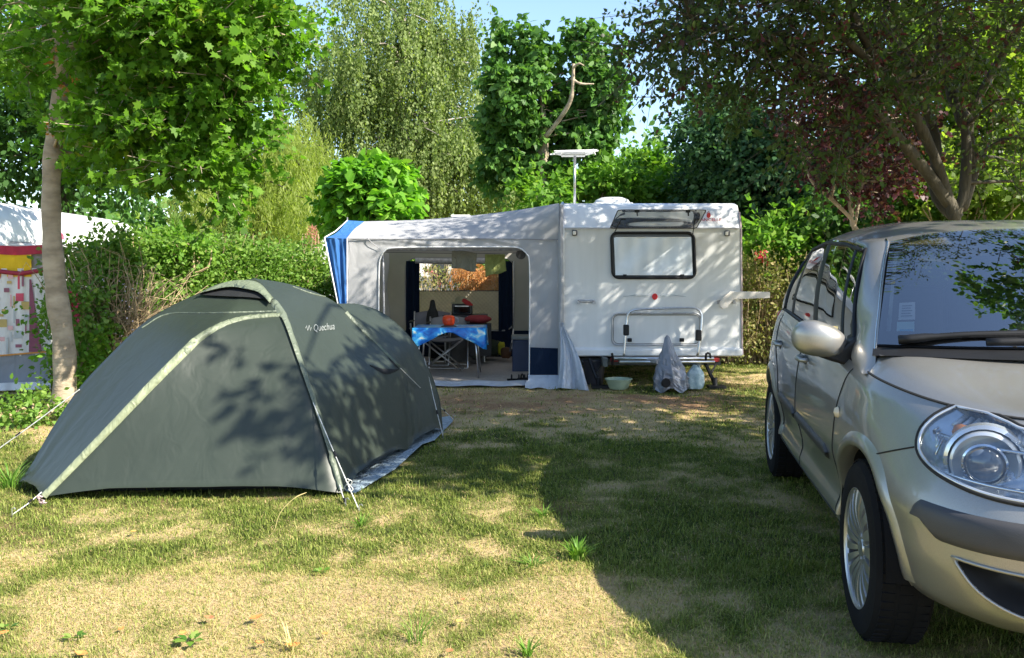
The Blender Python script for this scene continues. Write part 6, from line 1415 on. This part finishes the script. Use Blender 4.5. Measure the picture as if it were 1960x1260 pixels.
for sg in (1, -1):
    mir = lambda p: Vector((p.x * sg, p.y, p.z))
    rows = [[mir(SG(a, t)) for a in np.linspace(0, 1, 60)] for t in np.linspace(0, 1, 16)]
    bb = MB(); bb.grid(rows); sgl = CB(bb, 'side_window', glass_d, smooth=True)
    # black surrounds and pillars over the glass
    def ribbon(A, B_, n=24, off=.004, name='window_pillar', m=M['black'], w0=.03, w1=.03, par=None):
        rows = []
        for k in range(n):
            s = k / (n - 1); a = A[0] + (B_[0] - A[0]) * s; t = A[1] + (B_[1] - A[1]) * s; w_ = w0 + (w1 - w0) * s
            rows.append([mir(SG(min(1, max(0, a - w_ / 2)), t, off * .2)), mir(SG(min(1, max(0, a - w_ / 4)), t, off)), mir(SG(min(1, max(0, a + w_ / 4)), t, off)), mir(SG(min(1, max(0, a + w_ / 2)), t, off * .2))])
        q = MB(); q.grid(rows); CB(q, name, m, par or sgl, smooth=True)
    ribbon((.43, 0), (.44, 1), w0=.06, w1=.065)
    ribbon((.13, 0), (.085, 1), w0=.022, w1=.018, off=.006)
    ribbon((.80, 0), (.78, 1), w0=.045, w1=.06)
    q = MB(); q.tube([mir(SG(a, .0, .004)) for a in np.linspace(0, 1, 40)] , .010, n=6); q.tube([mir(SG(a, .965, .004)) for a in np.linspace(0.03, 1, 50)], .011, n=6); q.tube([mir(SG(1, t, .003)) for t in np.linspace(0, 1, 12)], .014, n=6); q.tube([mir(SG(.012, t, .004)) for t in np.linspace(0, 1, 12)], .008, n=6)
    CB(q, 'window_seal', M['black'], sgl, smooth=True)
    # A pillar ribbon from wing to roof
    Eo = [Vector((-.842, 1.02, .985)), Vector((-.838, 1.16, 1.00)), Vector((-.832, 1.30, 1.03)), SG(0, .22), SG(0, .5), SG(0, .8), SG(.02, .97), rail(1.95), rail(2.15)]
    Ei = [Vector((-.800, 1.00, .995)), Vector((-.785, 1.07, 1.045)), Vector((-.765, 1.14, 1.095)), Vector((-.712, 1.33, 1.215)), Vector((-.66, 1.52, 1.325)), Vector((-.60, 1.73, 1.44)), Vector((-.55, 1.88, 1.53)), Vector((-.56, 1.95, 1.548)), Vector((-.60, 2.15, 1.555))]
    eo, ei = resample(Eo, 40), resample(Ei, 40); rows = []
    for kk, (a, c_) in enumerate(zip(eo, ei)):
        rows.append([mir(a.lerp(c_, s) + Vector((-.75, -.6, .35)).normalized() * .016 * min(1, kk / 9) * sin(pi * s) ** .7) for s in np.linspace(0, 1, 8)])
    q = MB(); q.grid(rows); CB(q, 'windscreen_pillar', PNT, smooth=True)
    q = MB(); q.tube([mir(p.lerp(o_, .10) + Vector((0, -.004, .004))) for p, o_ in zip(ei, eo)][3:33], .0045, n=6); CB(q, 'windscreen_trim', CHR, smooth=True)
# roof
rows = []
for y in np.linspace(1.86, 4.05, 40):
    r_ = rail(max(y, 1.9)); z0 = r_.z; yy = y; row = []
    for t in np.linspace(1, -1, 33):
        z = z0 + (.088 + .016 * ss((y - 1.86) / .5)) * (1 - abs(t) ** 3.2); f = abs(t)
        xx = r_.x * t; bow = (.06 * (t * t - 1)) if y < 2.2 else 0
        row.append(Vector((xx, yy + (.055 * f ** 2 if y < 1.9 else 0), z)))
    rows.append(row)
q = MB(); q.grid(rows); CB(q, 'roof', PNT, smooth=True)
# windscreen
wl = resample([Vector((-.765, 1.14, 1.095)), Vector((-.62, 1.045, 1.10)), Vector((-.35, .965, 1.105)), Vector((0, .94, 1.11)), Vector((.35, .965, 1.105)), Vector((.62, 1.045, 1.10)), Vector((.765, 1.14, 1.095))], 41)
wu = resample([Vector((-.545, 1.89, 1.532)), Vector((-.35, 1.865, 1.572)), Vector((0, 1.855, 1.588)), Vector((.35, 1.865, 1.572)), Vector((.545, 1.89, 1.532))], 41)
rows = []
for t in np.linspace(0, 1, 20): rows.append([a.lerp(c_, t) + Vector((0, -.4, .9)).normalized() * .028 * 4 * t * (1 - t) for a, c_ in zip(wl, wu)])
q = MB(); q.grid(rows); ws = CB(q, 'windscreen', glassmat('windscreen_glass', (.62, .68, .72), refl=.34, rough=.01, edge=.95), smooth=True)
def band(fn, name, m=M['black'], par=ws):
    q = MB(); q.grid(fn); return CB(q, name, m, par, smooth=True)
off = Vector((0, .004, -.008))
band([[p + off for p in rows[0]], [p + off for p in rows[1]], [p + off for p in rows[2]]], 'screen_border')
band([[p + off for p in rows[-1]], [p + off for p in rows[-2]]], 'screen_border')
for k in (0, -1): band([[r_[k] + off, r_[k].lerp(r_[1 if k == 0 else -2], .8) + off] for r_ in rows], 'screen_border')
# cowl and wipers
cw = [Vector((PG[iy[-1]][-1].x * t, 1.155 - .17 * (1 - t * t) if False else 1.155, PG[iy[-1]][-1].z + .09 * (1 - abs(t) ** 5) - .004)) for t in np.linspace(1, -1, 41)]
q = MB(); q.grid([[p + Vector((0, .05, -.008)) for p in wl], [Vector((p.x * 1.03, p.y - .035, p.z - .018)) for p in wl], [Vector((p.x * 1.05, p.y - .09, PG[iy[-1]][-1].z + .060 * (1 - abs(p.x / .88) ** 14) + .004)) for p in wl]]); CB(q, 'cowl', M['black'], smooth=True)
for pts in ([(-.40, 1.0, 1.118), (-.10, .955, 1.13), (.25, .925, 1.118)], [(-.70, 1.075, 1.118), (-.45, 1.035, 1.145), (-.10, .99, 1.16)]):
    P = resample([Vector(p) for p in pts], 14); q = MB(); q.tube(P, [.018] * 3 + [.013] * 11, n=6); wp = CB(q, 'wiper_arm', M['black'], smooth=True)
P = resample([Vector((-.69, 1.10, 1.128)), Vector((-.40, 1.02, 1.142)), Vector((-.05, .985, 1.15))], 14); q = MB(); q.tube(P, .008, n=6); CB(q, 'wiper_blade', M['rubber'], wp)
# stickers inside the lower corner of the screen
def onws(a, t, d=.012): 
    f = t * 19; i = int(min(18, f)); r0_, r1_ = rows[i], rows[i + 1]; g_ = a * 40; j = int(min(39, g_)); 
    p = r0_[j].lerp(r0_[j + 1], g_ - j).lerp(r1_[j].lerp(r1_[j + 1], g_ - j), f - i); return p + Vector((0, .4, -.9)).normalized() * -d * -1
for a0, a1, t0, t1, c_, nm in ((.050, .094, .20, .335, (.62, .66, .66), 'permit_card'), (.047, .092, .08, .185, (.40, .62, .62), 'insurance_sticker'), (.055, .088, .09, .125, (.02, .35, .62), 'blue_band')):
    d = .016 if nm != 'blue_band' else .012; q = MB(); q.poly([onws(a0, t0, d), onws(a1, t0, d), onws(a1, t1, d), onws(a0, t1, d)]); CB(q, nm, mat(nm, c_, .6, var=.05), ws)
q = MB()
for k in range(5): q.poly([onws(.056 + .0005 * k, .22 + .02 * k, .013), onws(.086 - .004 * (k % 2), .22 + .02 * k, .013), onws(.086 - .004 * (k % 2), .228 + .02 * k, .013), onws(.056 + .0005 * k, .228 + .02 * k, .013)])
CB(q, 'printed_lines', mat('card_print', (.25, .28, .30), .6), ws)
# rear of the cabin
rows_ = []
for t in np.linspace(0, 1, 14):
    y0, y1 = 4.12, 4.02; r_ = rail(4.05); b_ = Vector((-.74, 4.12, 1.12)); e = b_.lerp(r_, t); rows_.append([Vector((e.x * s, e.y + .04 * (1 - s * s), e.z + .05 * (1 - s * s) * t)) for s in np.linspace(1, -1, 20)])
q = MB(); q.grid(rows_); CB(q, 'rear_window', glass_d, smooth=True)
for sg in (1, -1):
    q = MB(); q.grid([[Vector((SG(1, t).x * sg, SG(1, t).y, SG(1, t).z)) for t in np.linspace(0, 1, 12)], [Vector(((SG(1, t).x + .0) * sg, SG(1, t).y + .22, SG(1, t).z - .02)) for t in np.linspace(0, 1, 12)], [Vector((rows_[int(t * 13)][0].x * sg, rows_[int(t * 13)][0].y + .0, rows_[int(t * 13)][0].z)) for t in np.linspace(0, 1, 12)]]); CB(q, 'rear_pillar', PNT, smooth=True)
    q = MB(); q.box((-.70 * sg, 4.13, .95), (.16, .1, .30)); CB(q, 'tail_light', mat('tail_red', (.4, .01, .01), .15), bevel=.03)
# shelf closing the body at belt height, dashboard, seats, steering wheel
DSH = mat('dash_grey', (.035, .035, .038), .75, var=.1, bump=.2, bscale=200)
q = MB(); q.grid([[Vector((x, y, z)) for x in np.linspace(-.78, .78, 14)] for y, z in ((1.02, 1.06), (1.25, 1.075), (1.5, 1.10), (1.68, 1.08), (1.75, 1.0), (1.75, .7))]); CB(q, 'dashboard', DSH, smooth=True)
SEAT = mat('seat_cloth', (.07, .07, .08), .9, var=.2)
for x in (-.38, .38):
    for y in (2.15, 3.0):
        q = MB(); q.box((x, y, .68), (.50, .52, .18)); q.box((x, y + .30, 1.0), (.50, .16, .62), rx=-.15); st = CB(q, 'seat', SEAT, bevel=.06, seg=3)
        q = MB(); q.box((x, y + .37, 1.40), (.26, .10, .17)); CB(q, 'headrest', SEAT, st, bevel=.035, seg=3)
q = MB(); q.tube([Vector((.38 + .18 * cos(a), 1.80 + .07 * sin(a), 1.03 + .17 * sin(a))) for a in np.linspace(0, 2 * pi, 32, endpoint=False)], .015, n=6, closed=True); q.box((.38, 1.80, 1.03), (.12, .05, .12)); CB(q, 'steering_wheel', M['black'], smooth=False)
q = MB(); q.grid([[Vector((x, y, .55)) for x in (-.8, .8)] for y in (1.0, 4.0)]); CB(q, 'cabin_floor', M['darkgrey'])
q = MB(); q.box((0, 1.86, 1.50), (.24, .03, .06)); CB(q, 'interior_mirror', M['black'], ws, bevel=.01)
for sg in (1, -1):
    q = MB(); q.grid([[Vector((p.x * sg * .99 + .012 * sg, p.y + .03, p.z - .03)), Vector((p.x * sg + .055 * sg, p.y + .03, p.z - .01))] for p in ei[6:30]]); CB(q, 'pillar_trim', mat('trim_pale', (.42, .46, .42), .7), smooth=True)
# door mirrors
for sg in (1, -1):
    q = MB(); rows_ = []; c = Vector((-.945, 1.42, 1.098))
    for i in range(49):
        u_ = -cos(pi * i / 48); row = []
        rr = (1 - abs(u_) ** 3.4) ** .5; hz_ = .079 * rr * (1 - .22 * ss((u_ + .2) / 1.2)); hy_ = .07 * rr
        for j in range(48):
            a = 2 * pi * j / 48; ca, sa = cos(a), sin(a); ex = .78
            row.append(Vector(((c.x + .118 * u_) * sg, c.y + math.copysign(abs(ca) ** ex, ca) * hy_ - .03 * (1 - u_ * u_), c.z + math.copysign(abs(sa) ** ex, sa) * hz_ - .018 * ss((u_ + .4) / 1.4) - .006 * u_)))
        rows_.append(row + row[:1])
    q.grid(rows_); mr = CB(q, 'door_mirror', PNT, smooth=True, weld=True)
    q = MB(); q.grid([[Vector(((c.x + .092 * u_) * sg, c.y + .064, c.z + .048 * v_)) for u_ in np.linspace(-1, 1, 8)] for v_ in np.linspace(-1, 1, 5)]); CB(q, 'mirror_glass', mat('mirror', (.8, .8, .8), .02, metal=1), mr)
    q = MB(); q.slab([Vector((x * sg, 1.36, z)) for x, z in ((-1.0, 1.035), (-.86, 1.055), (-.81, 1.10), (-.77, 1.10), (-.80, .99), (-.845, .985), (-.90, 1.0))], (0, .11, 0)); CB(q, 'mirror_foot', M['black'], mr, bevel=.012)
    q = MB(); q.slab([mir_ for mir_ in [Vector((p.x * sg, p.y, p.z)) for p in (SG(0.0, .0, .006), SG(.115, .0, .006), SG(0.01, .42, .006))]], (.004 * sg, 0, 0)); CB(q, 'mirror_triangle', M['black'], mr)
# wheels
ALW = mat('alloy_silver', (.50, .50, .50), .32, metal=.85, var=.06, scale=20)
def wheel(x, y, sg):
    c = Vector((x, y, WR)); tp = [(.225, -.10), (.245, -.105), (.285, -.106), (.315, -.098), (.330, -.080), (.335, -.05), (.335, .05), (.330, .080), (.315, .098), (.285, .106), (.245, .105), (.225, .10)]
    q = MB(); q.lathe(tp, c, n=64, axis='X')
    wh = CB(q, 'wheel', M['rubber'], smooth=True, auto=30)
    q = MB()
    for k in range(60):
        a = 2 * pi * k / 60
        for xx in (-.06, 0, .06): q.box(c + Vector((xx, .3345 * cos(a + xx * 2), .3345 * sin(a + xx * 2))), (.045, .022, .006), rx=a + pi / 2)
    CB(q, 'tread', M['rubber'], wh)
    X = lambda h: x + sg * h       # h measured outwards
    q = MB()
    def ring(prof, n=56): q.lathe([(r_, sg * h) for r_, h in prof], c, n=n, axis='X')
    ring([(.228, .085), (.232, .098), (.226, .101), (.219, .096), (.216, .084)]); rim = CB(q, 'rim', ALW, wh, smooth=True, auto=30)
    q = MB(); ring([(.217, .086), (.205, .03), (.0, .03)]); CB(q, 'brake_cover', M['darkgrey'], rim)
    q = MB()
    n_ = 18
    for k in range(n_):
        a = 2 * pi * k / n_ + .08
        for da, wd in ((0, .011),):
            P = []; R_ = []
            for s in np.linspace(0, 1, 8):
                rr = .055 + .164 * s; aa = a + .10 * s; P.append((rr, aa, .078 + .014 * sin(pi * s) + .012 * s))
            for (r0_, a_, h0) in P: pass
            top = []; bot = []
            for (r0_, a_, h0) in P:
                w_ = (.0085 + .020 * (r0_ - .05) / .16); ta = Vector((0, -sin(a_), cos(a_))); ra = Vector((0, cos(a_), sin(a_))); cc = c + ra * r0_
                top.append([cc - ta * w_ + Vector((sg * (h0 - .03), 0, 0)), cc - ta * w_ * .8 + Vector((sg * h0, 0, 0)), cc + ta * w_ * .8 + Vector((sg * h0, 0, 0)), cc + ta * w_ + Vector((sg * (h0 - .03), 0, 0))])
            q.grid(top)
    CB(q, 'spokes', ALW, rim, smooth=True, auto=35)
    q = MB(); q.lathe([(.078, sg * .04), (.073, sg * .074), (.060, sg * .080), (.035, sg * .078), (.030, sg * .084), (0, sg * .085)], c, n=32, axis='X')
    for k in range(5): a = 2 * pi * k / 5; q.lathe([(.010, sg * .07), (.010, sg * .083), (0, sg * .083)], c + Vector((0, .048 * cos(a), .048 * sin(a))), n=8, axis='X')
    CB(q, 'hub_cap', ALW, rim, smooth=True, auto=30)
for y in WY:
    wheel(-.785, y, -1); wheel(.785, y, 1)
